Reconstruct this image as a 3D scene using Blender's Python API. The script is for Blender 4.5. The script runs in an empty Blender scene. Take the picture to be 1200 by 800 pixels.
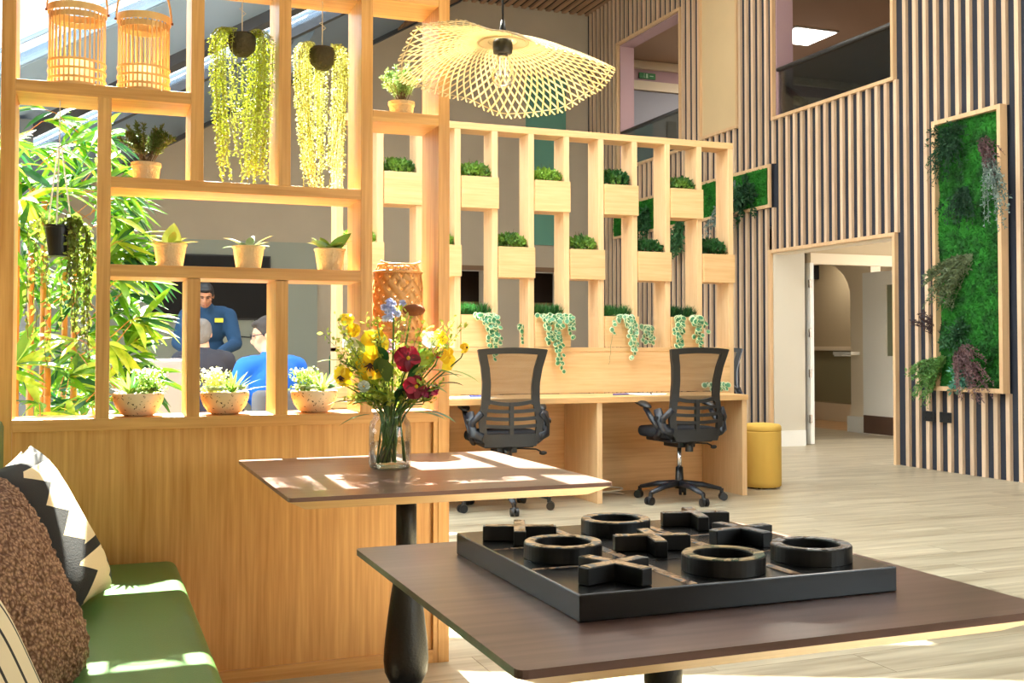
import bpy, bmesh, math, random
from mathutils import Vector, Matrix, Euler, noise
R = math.radians
C = bpy.context.scene.collection
sc = bpy.context.scene

# ------------------------------------------------------------------ camera
cam_d = bpy.data.cameras.new('camera'); cam = bpy.data.objects.new('camera', cam_d); C.objects.link(cam)
cam.location = (0, 0, 1.085)
cam.rotation_euler = (R(91.4), 0, R(-21.167))
cam_d.sensor_width = 36; cam_d.lens = 36*1278/1200
cam_d.shift_y = -24.23/1200
cam_d.clip_start = .05; cam_d.clip_end = 200
sc.camera = cam
# ------------------------------------------------------------------ world
w = bpy.data.worlds.new('world'); sc.world = w; w.use_nodes = True
wn = w.node_tree; bgn = wn.nodes['Background']
tc = wn.nodes.new('ShaderNodeTexCoord'); sep = wn.nodes.new('ShaderNodeSeparateXYZ'); rmp = wn.nodes.new('ShaderNodeValToRGB')
wn.links.new(tc.outputs['Generated'], sep.inputs[0]); wn.links.new(sep.outputs['Z'], rmp.inputs[0]); wn.links.new(rmp.outputs[0], bgn.inputs[0])
rmp.color_ramp.elements[0].color = (.80, .83, .85, 1); rmp.color_ramp.elements[1].color = (.80, .90, 1.0, 1)
bgn.inputs[1].default_value = 6.0
# ------------------------------------------------------------------ sun
SUNT = 1.3                                  # tan(elevation)
sd = bpy.data.lights.new('sun', 'SUN'); so = bpy.data.objects.new('sun', sd); C.objects.link(so)
sd.energy = 68; sd.color = (1, .93, .80); sd.angle = R(.5)
so.rotation_euler = Vector((-.03, -1, -SUNT)).to_track_quat('-Z', 'Y').to_euler()
so.location = (0, 20, 20)
# ------------------------------------------------------------------ colour management
sc.view_settings.view_transform = 'Standard'; sc.view_settings.look = 'None'
sc.view_settings.gamma = 1; sc.view_settings.exposure = 0.8
sc.view_settings.use_curve_mapping = False

# ================================================================== helpers
def lin(v):
    v /= 255; return v/12.92 if v <= .04045 else ((v+.055)/1.055)**2.4
def rgb(r, g, b): return (lin(r), lin(g), lin(b), 1)

def newmat(name):
    m = bpy.data.materials.new(name); m.use_nodes = True
    nt = m.node_tree; b = nt.nodes['Principled BSDF']
    return m, nt, b
def mat(name, col, rough=.6, metal=0, bump=0, bscale=40, var=0, vscale=8, spec=.5):
    m, nt, b = newmat(name)
    b.inputs['Base Color'].default_value = col; b.inputs['Roughness'].default_value = rough; b.inputs['Metallic'].default_value = metal
    b.inputs['Specular IOR Level'].default_value = spec
    if var or bump:
        t = nt.nodes.new('ShaderNodeTexCoord')
    if var:
        n = nt.nodes.new('ShaderNodeTexNoise'); n.inputs['Scale'].default_value = vscale; n.inputs['Detail'].default_value = 5
        nt.links.new(t.outputs['Object'], n.inputs['Vector'])
        mx = nt.nodes.new('ShaderNodeMix'); mx.data_type = 'RGBA'
        mx.inputs['A'].default_value = tuple(max(0, c*(1-var)) for c in col[:3])+(1,); mx.inputs['B'].default_value = tuple(min(1, c*(1+var)) for c in col[:3])+(1,)
        nt.links.new(n.outputs['Fac'], mx.inputs['Factor']); nt.links.new(mx.outputs['Result'], b.inputs['Base Color'])
    if bump:
        n2 = nt.nodes.new('ShaderNodeTexNoise'); n2.inputs['Scale'].default_value = bscale; n2.inputs['Detail'].default_value = 6
        nt.links.new(t.outputs['Object'], n2.inputs['Vector'])
        bp = nt.nodes.new('ShaderNodeBump'); bp.inputs['Strength'].default_value = bump; bp.inputs['Distance'].default_value = .01
        nt.links.new(n2.outputs['Fac'], bp.inputs['Height']); nt.links.new(bp.outputs[0], b.inputs['Normal'])
    return m
def wood(name, c1, c2, axis='z', rough=.45, s=7, stretch=.07, fine=60, perobj=.12, bump=.05, knots=0):
    """grain along axis"""
    m, nt, b = newmat(name); L = nt.links.new
    t = nt.nodes.new('ShaderNodeTexCoord'); mp = nt.nodes.new('ShaderNodeMapping')
    oi = nt.nodes.new('ShaderNodeObjectInfo'); ad = nt.nodes.new('ShaderNodeVectorMath'); ad.operation = 'ADD'
    sx = nt.nodes.new('ShaderNodeMath'); sx.operation = 'MULTIPLY'; sx.inputs[1].default_value = 37; L(oi.outputs['Random'], sx.inputs[0])
    L(t.outputs['Object'], ad.inputs[0]); L(sx.outputs[0], ad.inputs[1]); L(ad.outputs[0], mp.inputs[0])
    mp.inputs['Scale'].default_value = {'x': (stretch, 1, 1), 'y': (1, stretch, 1), 'z': (1, 1, stretch)}[axis]
    n = nt.nodes.new('ShaderNodeTexNoise'); n.inputs['Scale'].default_value = s; n.inputs['Detail'].default_value = 8; n.inputs['Distortion'].default_value = 1.2
    L(mp.outputs[0], n.inputs['Vector'])
    n2 = nt.nodes.new('ShaderNodeTexNoise'); n2.inputs['Scale'].default_value = fine; n2.inputs['Detail'].default_value = 4
    L(mp.outputs[0], n2.inputs['Vector'])
    cr = nt.nodes.new('ShaderNodeValToRGB'); cr.color_ramp.elements[0].position = .33; cr.color_ramp.elements[1].position = .67
    cr.color_ramp.elements[0].color = c1; cr.color_ramp.elements[1].color = c2
    ma = nt.nodes.new('ShaderNodeMath'); ma.operation = 'MULTIPLY_ADD'; ma.inputs[1].default_value = .55
    mb_ = nt.nodes.new('ShaderNodeMath'); mb_.operation = 'MULTIPLY'; mb_.inputs[1].default_value = .45
    L(n2.outputs['Fac'], ma.inputs[0]); L(n.outputs['Fac'], mb_.inputs[0]); L(mb_.outputs[0], ma.inputs[2]); L(ma.outputs[0], cr.inputs[0])
    hs = nt.nodes.new('ShaderNodeHueSaturation'); mr = nt.nodes.new('ShaderNodeMapRange')
    mr.inputs['To Min'].default_value = 1-perobj; mr.inputs['To Max'].default_value = 1+perobj
    L(oi.outputs['Random'], mr.inputs[0]); L(mr.outputs[0], hs.inputs['Value']); L(cr.outputs[0], hs.inputs['Color']); L(hs.outputs[0], b.inputs['Base Color'])
    b.inputs['Roughness'].default_value = rough
    if bump:
        bp = nt.nodes.new('ShaderNodeBump'); bp.inputs['Strength'].default_value = bump; bp.inputs['Distance'].default_value = .004
        L(n2.outputs['Fac'], bp.inputs['Height']); L(bp.outputs[0], b.inputs['Normal'])
    return m
def leafmat(name, c1, c2, trans=.45, rough=.5, scale=9):
    m, nt, b = newmat(name); L = nt.links.new
    t = nt.nodes.new('ShaderNodeTexCoord'); n = nt.nodes.new('ShaderNodeTexNoise'); n.inputs['Scale'].default_value = scale; n.inputs['Detail'].default_value = 3
    oi = nt.nodes.new('ShaderNodeObjectInfo'); ma = nt.nodes.new('ShaderNodeMath'); ma.operation = 'MULTIPLY_ADD'; ma.inputs[1].default_value = .7; ma.inputs[2].default_value = -.35
    L(oi.outputs['Random'], ma.inputs[0]); ad = nt.nodes.new('ShaderNodeMath'); ad.operation = 'ADD'
    L(t.outputs['Object'], n.inputs['Vector']); L(n.outputs['Fac'], ad.inputs[0]); L(ma.outputs[0], ad.inputs[1])
    cr = nt.nodes.new('ShaderNodeValToRGB'); cr.color_ramp.elements[0].position = .32; cr.color_ramp.elements[1].position = .68
    cr.color_ramp.elements[0].color = c1; cr.color_ramp.elements[1].color = c2
    L(ad.outputs[0], cr.inputs[0]); L(cr.outputs[0], b.inputs['Base Color']); b.inputs['Roughness'].default_value = rough
    tr = nt.nodes.new('ShaderNodeBsdfTranslucent'); L(cr.outputs[0], tr.inputs['Color'])
    mx = nt.nodes.new('ShaderNodeMixShader'); mx.inputs[0].default_value = trans
    out = nt.nodes['Material Output']; L(b.outputs[0], mx.inputs[1]); L(tr.outputs[0], mx.inputs[2]); L(mx.outputs[0], out.inputs[0])
    return m
def glassmat(name, tint=(.95, .98, .97, 1), refl=.12, rough=.02, alpha=None):
    m = bpy.data.materials.new(name); m.use_nodes = True; nt = m.node_tree; nt.nodes.clear(); L = nt.links.new
    o = nt.nodes.new('ShaderNodeOutputMaterial'); tr = nt.nodes.new('ShaderNodeBsdfTransparent'); tr.inputs[0].default_value = tint
    gl = nt.nodes.new('ShaderNodeBsdfGlossy'); gl.inputs['Roughness'].default_value = rough
    fr = nt.nodes.new('ShaderNodeLayerWeight'); fr.inputs[0].default_value = .25
    ma = nt.nodes.new('ShaderNodeMath'); ma.operation = 'MULTIPLY_ADD'; ma.inputs[1].default_value = .6; ma.inputs[2].default_value = refl
    L(fr.outputs['Fresnel'], ma.inputs[0]); mx = nt.nodes.new('ShaderNodeMixShader')
    L(ma.outputs[0], mx.inputs[0]); L(tr.outputs[0], mx.inputs[1]); L(gl.outputs[0], mx.inputs[2]); L(mx.outputs[0], o.inputs[0])
    return m
def emis(name, col, s):
    m = bpy.data.materials.new(name); m.use_nodes = True; nt = m.node_tree; nt.nodes.clear()
    o = nt.nodes.new('ShaderNodeOutputMaterial'); e = nt.nodes.new('ShaderNodeEmission'); e.inputs[0].default_value = col; e.inputs[1].default_value = s
    nt.links.new(e.outputs[0], o.inputs[0]); return m

class MB:
    def __init__(s): s.v = []; s.f = []; s.m = []; s.mi = 0
    def add(s, vs, fs):
        o = len(s.v); s.v += [tuple(p) for p in vs]; s.f += [tuple(i+o for i in f) for f in fs]; s.m += [s.mi]*len(fs)
    def box(s, a, b):
        x0, y0, z0 = a; x1, y1, z1 = b
        s.add([(x0,y0,z0),(x1,y0,z0),(x1,y1,z0),(x0,y1,z0),(x0,y0,z1),(x1,y0,z1),(x1,y1,z1),(x0,y1,z1)],
              [(0,3,2,1),(4,5,6,7),(0,1,5,4),(1,2,6,5),(2,3,7,6),(3,0,4,7)]); return s
    def obox(s, M, hx, hy, hz):
        vs = [M @ Vector((x*hx, y*hy, z*hz)) for z in (-1, 1) for x, y in ((-1,-1),(1,-1),(1,1),(-1,1))]
        s.add(vs, [(0,3,2,1),(4,5,6,7),(0,1,5,4),(1,2,6,5),(2,3,7,6),(3,0,4,7)]); return s
    def prism(s, poly, z0, z1):
        n = len(poly); vs = [(x, y, z0(x, y) if callable(z0) else z0) for x, y in poly]+[(x, y, z1(x, y) if callable(z1) else z1) for x, y in poly]
        s.add(vs, [tuple(range(n-1, -1, -1)), tuple(range(n, 2*n))]+[(i, (i+1) % n, n+(i+1) % n, n+i) for i in range(n)]); return s
    def tube(s, pts, r, n=8, caps=True, flat=None, closed=False):
        pts = [Vector(p) for p in pts]; k = len(pts); rs = r if isinstance(r, (list, tuple)) else [r]*k
        vs = []; up = Vector((0, 0, 1)); prev = None
        for i, p in enumerate(pts):
            if closed: d = pts[(i+1) % k]-pts[i-1]
            else: d = pts[min(i+1, k-1)]-pts[max(i-1, 0)]
            if d.length < 1e-9: d = Vector((0, 0, 1))
            d.normalize()
            if prev is None:
                a = d.cross(Vector((0, 0, 1)) if abs(d.z) < .95 else Vector((1, 0, 0))).normalized()
            else:
                a = prev-d*prev.dot(d); a = a.normalized() if a.length > 1e-6 else d.orthogonal().normalized()
            prev = a; b = d.cross(a)
            fa, fb = flat if flat else (1, 1)
            for j in range(n):
                t = 2*math.pi*j/n + (math.pi/4 if n == 4 else 0)
                vs.append(p+a*math.cos(t)*rs[i]*fa+b*math.sin(t)*rs[i]*fb)
        fs = [(i*n+j, i*n+(j+1) % n, ((i+1) % k)*n+(j+1) % n, ((i+1) % k)*n+j) for i in range(k if closed else k-1) for j in range(n)]
        if caps and not closed: fs += [tuple(range(n-1, -1, -1)), tuple((k-1)*n+j for j in range(n))]
        s.add(vs, fs); return s
    def lathe(s, prof, n=24, c=(0, 0, 0), rib=None, capb=True, capt=True):
        vs = []; k = len(prof)
        for r, z in prof:
            for j in range(n):
                t = 2*math.pi*j/n; rr = r*(rib(j, r, z) if rib else 1)
                vs.append((c[0]+rr*math.cos(t), c[1]+rr*math.sin(t), c[2]+z))
        fs = [(i*n+j, i*n+(j+1) % n, (i+1)*n+(j+1) % n, (i+1)*n+j) for i in range(k-1) for j in range(n)]
        if capb: fs.append(tuple(range(n-1, -1, -1)))
        if capt: fs.append(tuple((k-1)*n+j for j in range(n)))
        s.add(vs, fs); return s
    def sph(s, c, r, n=12, m=8, M=None):
        rx, ry, rz = r if isinstance(r, (tuple, list)) else (r, r, r); c = Vector(c); vs = []
        for i in range(m+1):
            ph = math.pi*i/m
            for j in range(n):
                t = 2*math.pi*j/n; q = Vector((rx*math.sin(ph)*math.cos(t), ry*math.sin(ph)*math.sin(t), rz*math.cos(ph)))
                if M: q = M @ q
                vs.append(c+q)
        s.add(vs, [(i*n+j, (i+1)*n+j, (i+1)*n+(j+1) % n, i*n+(j+1) % n) for i in range(m) for j in range(n)]); return s
    def leaf(s, p, d, L, W, droop=.2, segs=3, fold=.15, nrm=None, tip=.5):
        p = Vector(p); d = Vector(d).normalized()
        up = Vector(nrm) if nrm is not None else Vector((0, 0, 1))
        a = d.cross(up)
        a = a.normalized() if a.length > 1e-4 else d.orthogonal().normalized()
        n = a.cross(d).normalized(); vs = []
        for i in range(segs+1):
            t = i/segs; wv = W*.5*math.sin(math.pi*min(1, (t*.86+.07))**(.9 if tip == .5 else tip)); wv = max(wv, W*.03)
            q = p+d*L*t+Vector((0, 0, -1))*droop*L*t*t
            if i == segs: wv = W*.02
            vs += [q-a*wv+n*fold*wv, q, q+a*wv+n*fold*wv]
        fs = []
        for i in range(segs): o = i*3; fs += [(o, o+1, o+4, o+3), (o+1, o+2, o+5, o+4)]
        s.add(vs, fs); return s
    def dia(s, p, d, L, W, nrm):
        p = Vector(p); a = d.cross(nrm)
        a = a.normalized()*W*.5 if a.length > 1e-5 else d.orthogonal().normalized()*W*.5
        s.add([p, p+d*L*.5-a, p+d*L, p+d*L*.5+a], [(0, 1, 2, 3)]); return s
    def xf(s, M):
        s.v = [tuple(M @ Vector(p)) for p in s.v]; return s
    def mesh(s, name, mats, off=(0, 0, 0), smooth=False):
        me = bpy.data.meshes.new(name); me.from_pydata([(a-off[0], b-off[1], c-off[2]) for a, b, c in s.v], [], s.f)
        for m in (mats if isinstance(mats, (list, tuple)) else [mats]): me.materials.append(m)
        if any(s.m): me.polygons.foreach_set('material_index', s.m)
        if smooth: me.polygons.foreach_set('use_smooth', [True]*len(me.polygons))
        me.update(); return me

def obj(name, mb, m, parent=None, smooth=False, bevel=0, label=None, local=False, kind=None, loc=None):
    """mesh object; world coordinates unless local=True (then in the parent's frame)"""
    off = (0, 0, 0)
    if parent is not None and not local:
        p = parent
        ox = Vector((0, 0, 0))
        while p is not None: ox += Vector(p.location); p = p.parent
        off = ox
    elif parent is None and loc is not None: off = loc
    me = mb.mesh(name, m, off, smooth) if isinstance(mb, MB) else mb
    o = bpy.data.objects.new(name, me); C.objects.link(o)
    if parent is not None: o.parent = parent
    elif loc is not None: o.location = loc
    if bevel:
        b = o.modifiers.new('bevel', 'BEVEL'); b.width = bevel; b.segments = 2; b.limit_method = 'ANGLE'; b.angle_limit = R(40)
    if label: o['label'] = label
    if kind: o['kind'] = kind
    return o
def thing(name, label, cat, loc=(0, 0, 0), rz=0, group=None):
    o = bpy.data.objects.new(name, None); C.objects.link(o); o.location = loc; o.rotation_euler = (0, 0, rz)
    o.empty_display_size = .1; o['label'] = label; o['category'] = cat
    if group: o['group'] = group
    return o
def tag(o, label, cat, group=None):
    o['label'] = label; o['category'] = cat
    if group: o['group'] = group
    return o
def struct(name, mb, m, parent=None, bevel=0, loc=None):
    o = obj(name, mb, m, parent, bevel=bevel, loc=loc)
    if parent is None: o['kind'] = 'structure'
    return o
def dup(root, loc=None, rz=None, label=None, group=None, scale=None):
    r = root.copy(); C.objects.link(r)
    if loc is not None: r.location = loc
    if rz is not None: r.rotation_euler = (r.rotation_euler[0], r.rotation_euler[1], rz)
    if scale: r.scale = (scale,)*3
    if label: r['label'] = label
    if group: r['group'] = group
    for ch in list(root.children):
        c = ch.copy(); C.objects.link(c); c.parent = r
        for g in list(ch.children):
            d = g.copy(); C.objects.link(d); d.parent = c
    return r
def B(a, b): return MB().box(a, b)
rnd = random.Random(5)
def rdir(r=rnd):
    z = r.uniform(-1, 1); t = r.uniform(0, 2*math.pi); q = math.sqrt(1-z*z); return Vector((q*math.cos(t), q*math.sin(t), z))

# ================================================================== materials
OAKZ = wood('oak_vertical', rgb(182,124,58), rgb(220,166,98), 'z', .42, s=9, stretch=.04, fine=95, perobj=.03)
OAKX = wood('oak_horizontal', rgb(186,128,62), rgb(220,166,98), 'x', .42, s=9, stretch=.04, fine=95, perobj=.03)
PALEZ = wood('pale_oak_vertical', rgb(208,168,120), rgb(226,190,144), 'z', .5, s=8, stretch=.05, fine=80, perobj=.03)
PALEX = wood('pale_oak_horizontal', rgb(204,160,106), rgb(224,184,132), 'x', .5, s=8, stretch=.06, fine=70, perobj=.04)
DESKX = wood('desk_oak', rgb(198,150,94), rgb(222,178,122), 'x', .5, s=6, stretch=.05, fine=60, perobj=.03)
SLATM = wood('slat_timber', rgb(188,158,128), rgb(218,190,160), 'z', .6, s=8, stretch=.04, fine=60, perobj=.13)
CSLATM = wood('ceiling_slat_timber', rgb(150,112,82), rgb(176,138,104), 'y', .6, s=8, stretch=.04, fine=60, perobj=.12)
FRAMEM = wood('frame_timber', rgb(200,162,120), rgb(218,182,140), 'z', .55, s=8, stretch=.05, perobj=.05)
FLOORM = wood('vinyl_plank', rgb(138,124,100), rgb(192,180,154), 'x', .34, s=5, stretch=.08, fine=26, perobj=.05, bump=.02)
WALNUT = wood('walnut_top', rgb(84,58,50), rgb(128,96,86), 'x', .28, s=6, stretch=.07, fine=45, perobj=.04, bump=.02)
TOPEDGE = wood('table_underside_oak', rgb(178,140,92), rgb(202,166,116), 'x', .5, s=8, stretch=.06, perobj=.02)
NAVY = mat('dark_wall_backing', rgb(34,38,50), .8)
BEIGE = mat('beige_plaster', rgb(176,162,142), .85, var=.05, vscale=3, bump=.05, bscale=60)
GREYGREEN = mat('sage_grey_panel', rgb(146,150,138), .7)
TEAL = mat('teal_panel', rgb(92,142,124), .45)
MAUVE = mat('mauve_paint', rgb(178,146,150), .7)
CREAM = mat('cream_paint', rgb(222,206,178), .65)
WHITEP = mat('white_paint', rgb(226,224,216), .5)
CORR = mat('corridor_wall', rgb(176,158,126), .75)
BROWNC = mat('upper_ceiling', rgb(170,142,118), .8)
BLUEGREY = mat('blue_grey_metal', rgb(120,140,162), .45, var=.05)
DARKSTEEL = mat('dark_steel', rgb(50,54,62), .5)
BLACKP = mat('black_plastic', rgb(16,16,18), .42)
BLACKM = mat('black_metal', rgb(22,21,22), .38, metal=.2, bump=.15, bscale=120)
CHROME = mat('chrome', rgb(200,200,205), .2, metal=1)
GLASS = glassmat('clear_glass')
BALGLASS = glassmat('balustrade_glass', (.62, .66, .64, 1), .06)
TERRA = mat('jute_pot', rgb(204,186,148), .9, bump=.6, bscale=160, var=.15, vscale=40)
SOIL = mat('soil', rgb(58,44,34), .95, bump=.5)
LEAFDK = leafmat('boxwood_leaf', rgb(36,88,36), rgb(132,172,62), .3)
LEAFLT = leafmat('olive_leaf', rgb(88,110,48), rgb(160,176,92), .4)
LEAFYL = leafmat('string_leaf', rgb(158,170,44), rgb(230,228,136), .5, scale=25)
LEAFBAM = leafmat('bamboo_leaf', rgb(104,158,32), rgb(196,216,74), .5, scale=5)
LEAFBAMD = leafmat('bamboo_leaf_dark', rgb(40,98,52), rgb(110,158,60), .35, scale=5)
LEAFIVY = leafmat('ivy_leaf', rgb(70,104,40), rgb(134,150,60), .35, scale=14)
LEAFSUC = leafmat('succulent_leaf', rgb(110,152,92), rgb(190,206,130), .25, .35, scale=16)
LEAFAG = leafmat('agave_leaf', rgb(76,128,60), rgb(168,190,84), .3, .4, scale=18)
LEAFAGY = leafmat('yellow_agave_leaf', rgb(120,160,60), rgb(214,216,110), .35, .4, scale=18)
MOSS = leafmat('moss', rgb(12,60,16), rgb(34,118,26), .15, .9, scale=8)
MOSSD = leafmat('dark_fern', rgb(22,62,36), rgb(52,104,58), .2, .7, scale=10)
SPRIGP = leafmat('purple_sprig', rgb(66,46,48), rgb(118,90,90), .1, .8, scale=30)
SPRIGG = leafmat('silver_sprig', rgb(96,116,108), rgb(150,166,156), .1, .8, scale=30)
POTHG = leafmat('pothos_green', rgb(70,134,92), rgb(128,176,132), .3, .4, scale=14)
POTHW = leafmat('pothos_cream_margin', rgb(206,218,170), rgb(236,240,206), .35, .4, scale=14)
BAMSTRIP = mat('bamboo_strip', rgb(222,176,110), .45, var=.12, vscale=12)
BAMSHADE = leafmat('bamboo_shade_strip', rgb(218,194,146), rgb(238,222,182), .3, .5, scale=8)
RATTAN = mat('rattan_strip', rgb(204,148,88), .4, var=.3, vscale=22)
STRING = mat('string', rgb(214,200,176), .9)
CULM = mat('bamboo_culm', rgb(190,124,56), .45, var=.2, vscale=6)

# ================================================================== setting : floor
struct('floor', B((-3.4,-1.2,-.12), (7.0,14.95,-.008)), mat('subfloor', rgb(120,104,84), .8))
floor = bpy.data.objects['floor']
pl = 1.52; pw = .228; fr = random.Random(3)
stuffmb = MB(); rowy = -1.14; row = 0
plank_meshes = {}
while rowy < 14.7:
    x = -3.3-fr.uniform(0, pl)*0+[0, -.5, -1.0, -.25, -.8][row % 5]
    while x < 7.0:
        x0 = max(x, -3.35); x1 = min(x+pl, 7.0)
        if x1-x0 > .04:
            a = (x0+.001, rowy+.001, -.008); b_ = (x1-.001, rowy+pw-.001, 0)
            if x1 > .4 and 2.0 < rowy < 9.0:
                o = obj('plank', B(a, b_), FLOORM, floor)
            else: stuffmb.box(a, b_)
        x += pl
    rowy += pw; row += 1
obj('plank_field', stuffmb, FLOORM, floor, kind='stuff')
# corridor floor beyond the doorway
struct('floor_passage', B((7.0,7.4,-.1), (9.2,14.6,0)), FLOORM)
struct('floor_corridor', B((9.2,7.4,-.1), (11.2,14.6,-.001)), wood('corridor_floor', rgb(160,120,76), rgb(190,150,104), 'x', .4, stretch=.1, fine=26))

# ================================================================== setting : wall right (slatted)
XD = 7.0; YC = 14.89; ZT = 6.13
# openings in (y,z): door, balcony, window2
holes = [(8.17, 10.13, 0, 2.12), (8.17, 10.06, 3.61, 5.38), (12.10, 13.83, 3.61, 5.38)]
ys = sorted({-1.2, YC+.2, *[h[0] for h in holes], *[h[1] for h in holes]})
wb = MB()
for y0, y1 in zip(ys[:-1], ys[1:]):
    cuts = sorted([(h[2], h[3]) for h in holes if h[0] <= y0 and h[1] >= y1]); z = 0
    for c0, c1 in cuts+[(ZT, ZT)]:
        if c0 > z: wb.box((XD, y0, z), (XD+.2, y1, c0))
        z = c1
struct('wall_right', wb, NAVY)
wr = bpy.data.objects['wall_right']
solid = [(10.80, 11.58, 3.66, ZT)]           # framed cream panel
panels = [(6.80, 7.58, .71, 3.07), (10.10, 13.95, 2.62, 3.10)]
blocked = holes+solid+panels
y = 8.13-.130*46; sl_x0, sl_x1 = XD-.032, XD
slr = random.Random(8)
edges_skip = .03
while y < YC-.04:
    yc = y
    segs = [(0.0, ZT)]
    for h0, h1, z0, z1 in blocked:
        mg = .032 if (h0, h1, z0, z1) not in panels else .002
        if h0-mg < yc+.020 and h1+mg > yc-.020:
            ns = []
            for a, b_ in segs:
                if z0 > a and z0 < b_: ns.append((a, z0-(.03 if mg > .01 else 0) if z0 > .1 else z0))
                if z1 > a and z1 < b_: ns.append((z1+(.03 if mg > .01 else 0), b_))
                if not (z0 < b_ and z1 > a): ns.append((a, b_))
            segs = [q for q in ns if q[1]-q[0] > .05]
    for a, b_ in segs: obj('slat', B((sl_x0, yc-.021, a+.002), (sl_x1, yc+.021, b_-.002)), SLATM, wr)
    y += .130
# frames round the openings
for (h0, h1, z0, z1) in holes+solid:
    t = .035; fx0 = XD-.045; fx1 = XD+(.06 if (h0, h1, z0, z1) in solid else .0)
    zz1 = min(z1, ZT-.05)
    obj('opening_trim', B((fx0, h1, z0), (XD+.002, h1+t, zz1+t)), FRAMEM, wr)
    obj('opening_trim', B((fx0, h0-t, z0), (XD+.002, h0, zz1+t)), FRAMEM, wr)
    obj('opening_trim', B((fx0, h0, zz1), (XD+.002, h1, zz1+t)), FRAMEM, wr)
    if z0 > .1: obj('opening_trim', B((fx0, h0-t, z0-t), (XD+.002, h1+t, z0)), FRAMEM, wr)
obj('plain_panel', B((XD-.012, 10.80, 3.66), (XD+.001, 11.58, ZT-.05)), CREAM and mat('birch_panel', rgb(206,180,138), .6, var=.05, vscale=3), wr)

# back wall (beyond the seating) with doorways
def roofz(x, y=0): return min(ZT, 3.224+.587*x)
holeC = [(4.95, 5.32, 2.2), (6.05, 6.5, 2.2)]
cb = MB()
xs = [-3.4, 4.95, 5.32, 6.05, 6.5, 7.0]
for x0, x1 in zip(xs[:-1], xs[1:]):
    zb = 2.2 if (x0, x1, 2.2) in holeC else 0
    if x1 <= 4.95:
        cb.add([(x0,YC,0),(x1,YC,0),(x1,YC,roofz(x1)),(x0,YC,roofz(x0)),(x0,YC+.2,0),(x1,YC+.2,0),(x1,YC+.2,roofz(x1)),(x0,YC+.2,roofz(x0))],
               [(0,1,2,3),(7,6,5,4),(0,4,5,1),(3,2,6,7),(0,3,7,4),(1,5,6,2)])
    else: cb.box((x0, YC, zb), (x1, YC+.2, ZT))
struct('wall_back', cb, BEIGE); wback = bpy.data.objects['wall_back']
obj('wainscot_panel', B((-3.3, YC-.03, 0), (2.90, YC-.002, 2.51)), GREYGREEN, wback)
obj('teal_panel', B((5.98, YC-.03, 2.6), (6.62, YC-.002, 5.1)), TEAL, wback)
for x0, x1, z in holeC:
    obj('door_lining', B((x0-.05, YC-.02, 2.2), (x1+.05, YC, 2.27)), mat('brown_trim', rgb(120,92,66), .6), wback)
    cabm = MB(); cabm.box((x0-.3, YC+.9, 0), (x1+.3, YC+.95, 2.4)); cabm.box((x0-.3, YC+.2, 2.25), (x1+.3, YC+.95, 2.3))
    cabm.box((x0-.35, YC+.2, 0), (x0-.3, YC+.95, 2.3)); cabm.box((x1+.3, YC+.2, 0), (x1+.35, YC+.95, 2.3))
    obj('alcove_lining', cabm, mat('alcove_brown', rgb(74,56,44), .7), wback)
    obj('alcove_shelf', B((x0-.3, YC+.5, 1.72), (x1+.3, YC+.9, 1.77)), mat('alcove_shelf', rgb(128,96,64), .6), wback)

# left glazed side of the room
lw = MB(); lw.box((-3.4, -1.2, 0), (-3.25, 14.9, .25))
struct('wall_left', lw, BLUEGREY); wl = bpy.data.objects['wall_left']
for k in range(3, 11): obj('mullion', B((-3.37, -1.2+k*1.6, .25), (-3.27, -1.12+k*1.6, 1.32)), DARKSTEEL, wl)
for k in range(3, 10): obj('pane', B((-3.33, -1.12+k*1.6, .25), (-3.32, .40+k*1.6, 1.31)), GLASS, wl)
PLAST = mat('warm_plaster', rgb(206,196,180), .85)
struct('blocking_wall_front', MB().box((-3.4, -1.4, 0), (7.2, -1.2, .9)).box((-3.4, -1.4, 2.8), (7.2, -1.2, 6.3)).box((-3.4, -1.4, .9), (2.4, -1.2, 2.8)).box((6.6, -1.4, .9), (7.2, -1.2, 2.8)), PLAST)  # unseen wall added to hold back sky light from behind the camera
struct('fill_window', B((2.4, -1.32, .9), (6.6, -1.31, 2.8)), GLASS)  # unseen opening added and sized for fill on the divider front
for k in range(1, 5): obj('glazing_post', B((2.4+k*.84-.02, -1.35, .9), (2.4+k*.84+.02, -1.28, 2.8)), DARKSTEEL, bpy.data.objects['fill_window'])
struct('blocking_wall_left', B((-3.4, -1.2, .0), (-3.25, 3.3, 1.25)), PLAST)  # unseen wall added to shut out sky light beside the camera
# grey steel column behind the bamboo
struct('column', B((-.70, 9.3, 0), (-.44, 9.6, roofz(-.6))), mat('column_grey', rgb(92,98,106), .5))

# ------------------------------------------------------------------ roof
struct('ceiling', B((4.95, -1.2, ZT), (7.2, YC+.2, ZT+.15)), mat('ceiling_backing', rgb(40,34,32), .8)); ceil = bpy.data.objects['ceiling']
k = 0; x = 5.0
while x < 6.98:
    if k < 300: obj('ceiling_slat', B((x, 7.5, ZT-.035), (x+.06, YC-.01, ZT)), CSLATM, ceil)
    x += .13; k += 1
def slope(poly, name, m, z0=0, th=.08):
    return obj(name, MB().prism(poly, lambda a, b_: 3.224+.587*a+z0, lambda a, b_: 3.224+.587*a+z0+th), m, ceil)
def rq(x0, x1, y0, y1): return [(x0, y0), (x1, y0), (x1, y1), (x0, y1)]
XL, XR, XM = -3.4, 4.96, 1.19
PANELM = mat('roof_panel_blue_grey', rgb(128,150,176), .5)
TIMBERS = wood('sloped_soffit_timber', rgb(124,90,64), rgb(158,118,84), 'x', .6, s=8, stretch=.05, fine=40)
slope(rq(XL, XR, 11.3, YC+.2), 'roof_panel', PANELM)
slope(rq(XL, 1.6, 7.9, 9.65), 'roof_panel', PANELM, -.02, .1)
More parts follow.
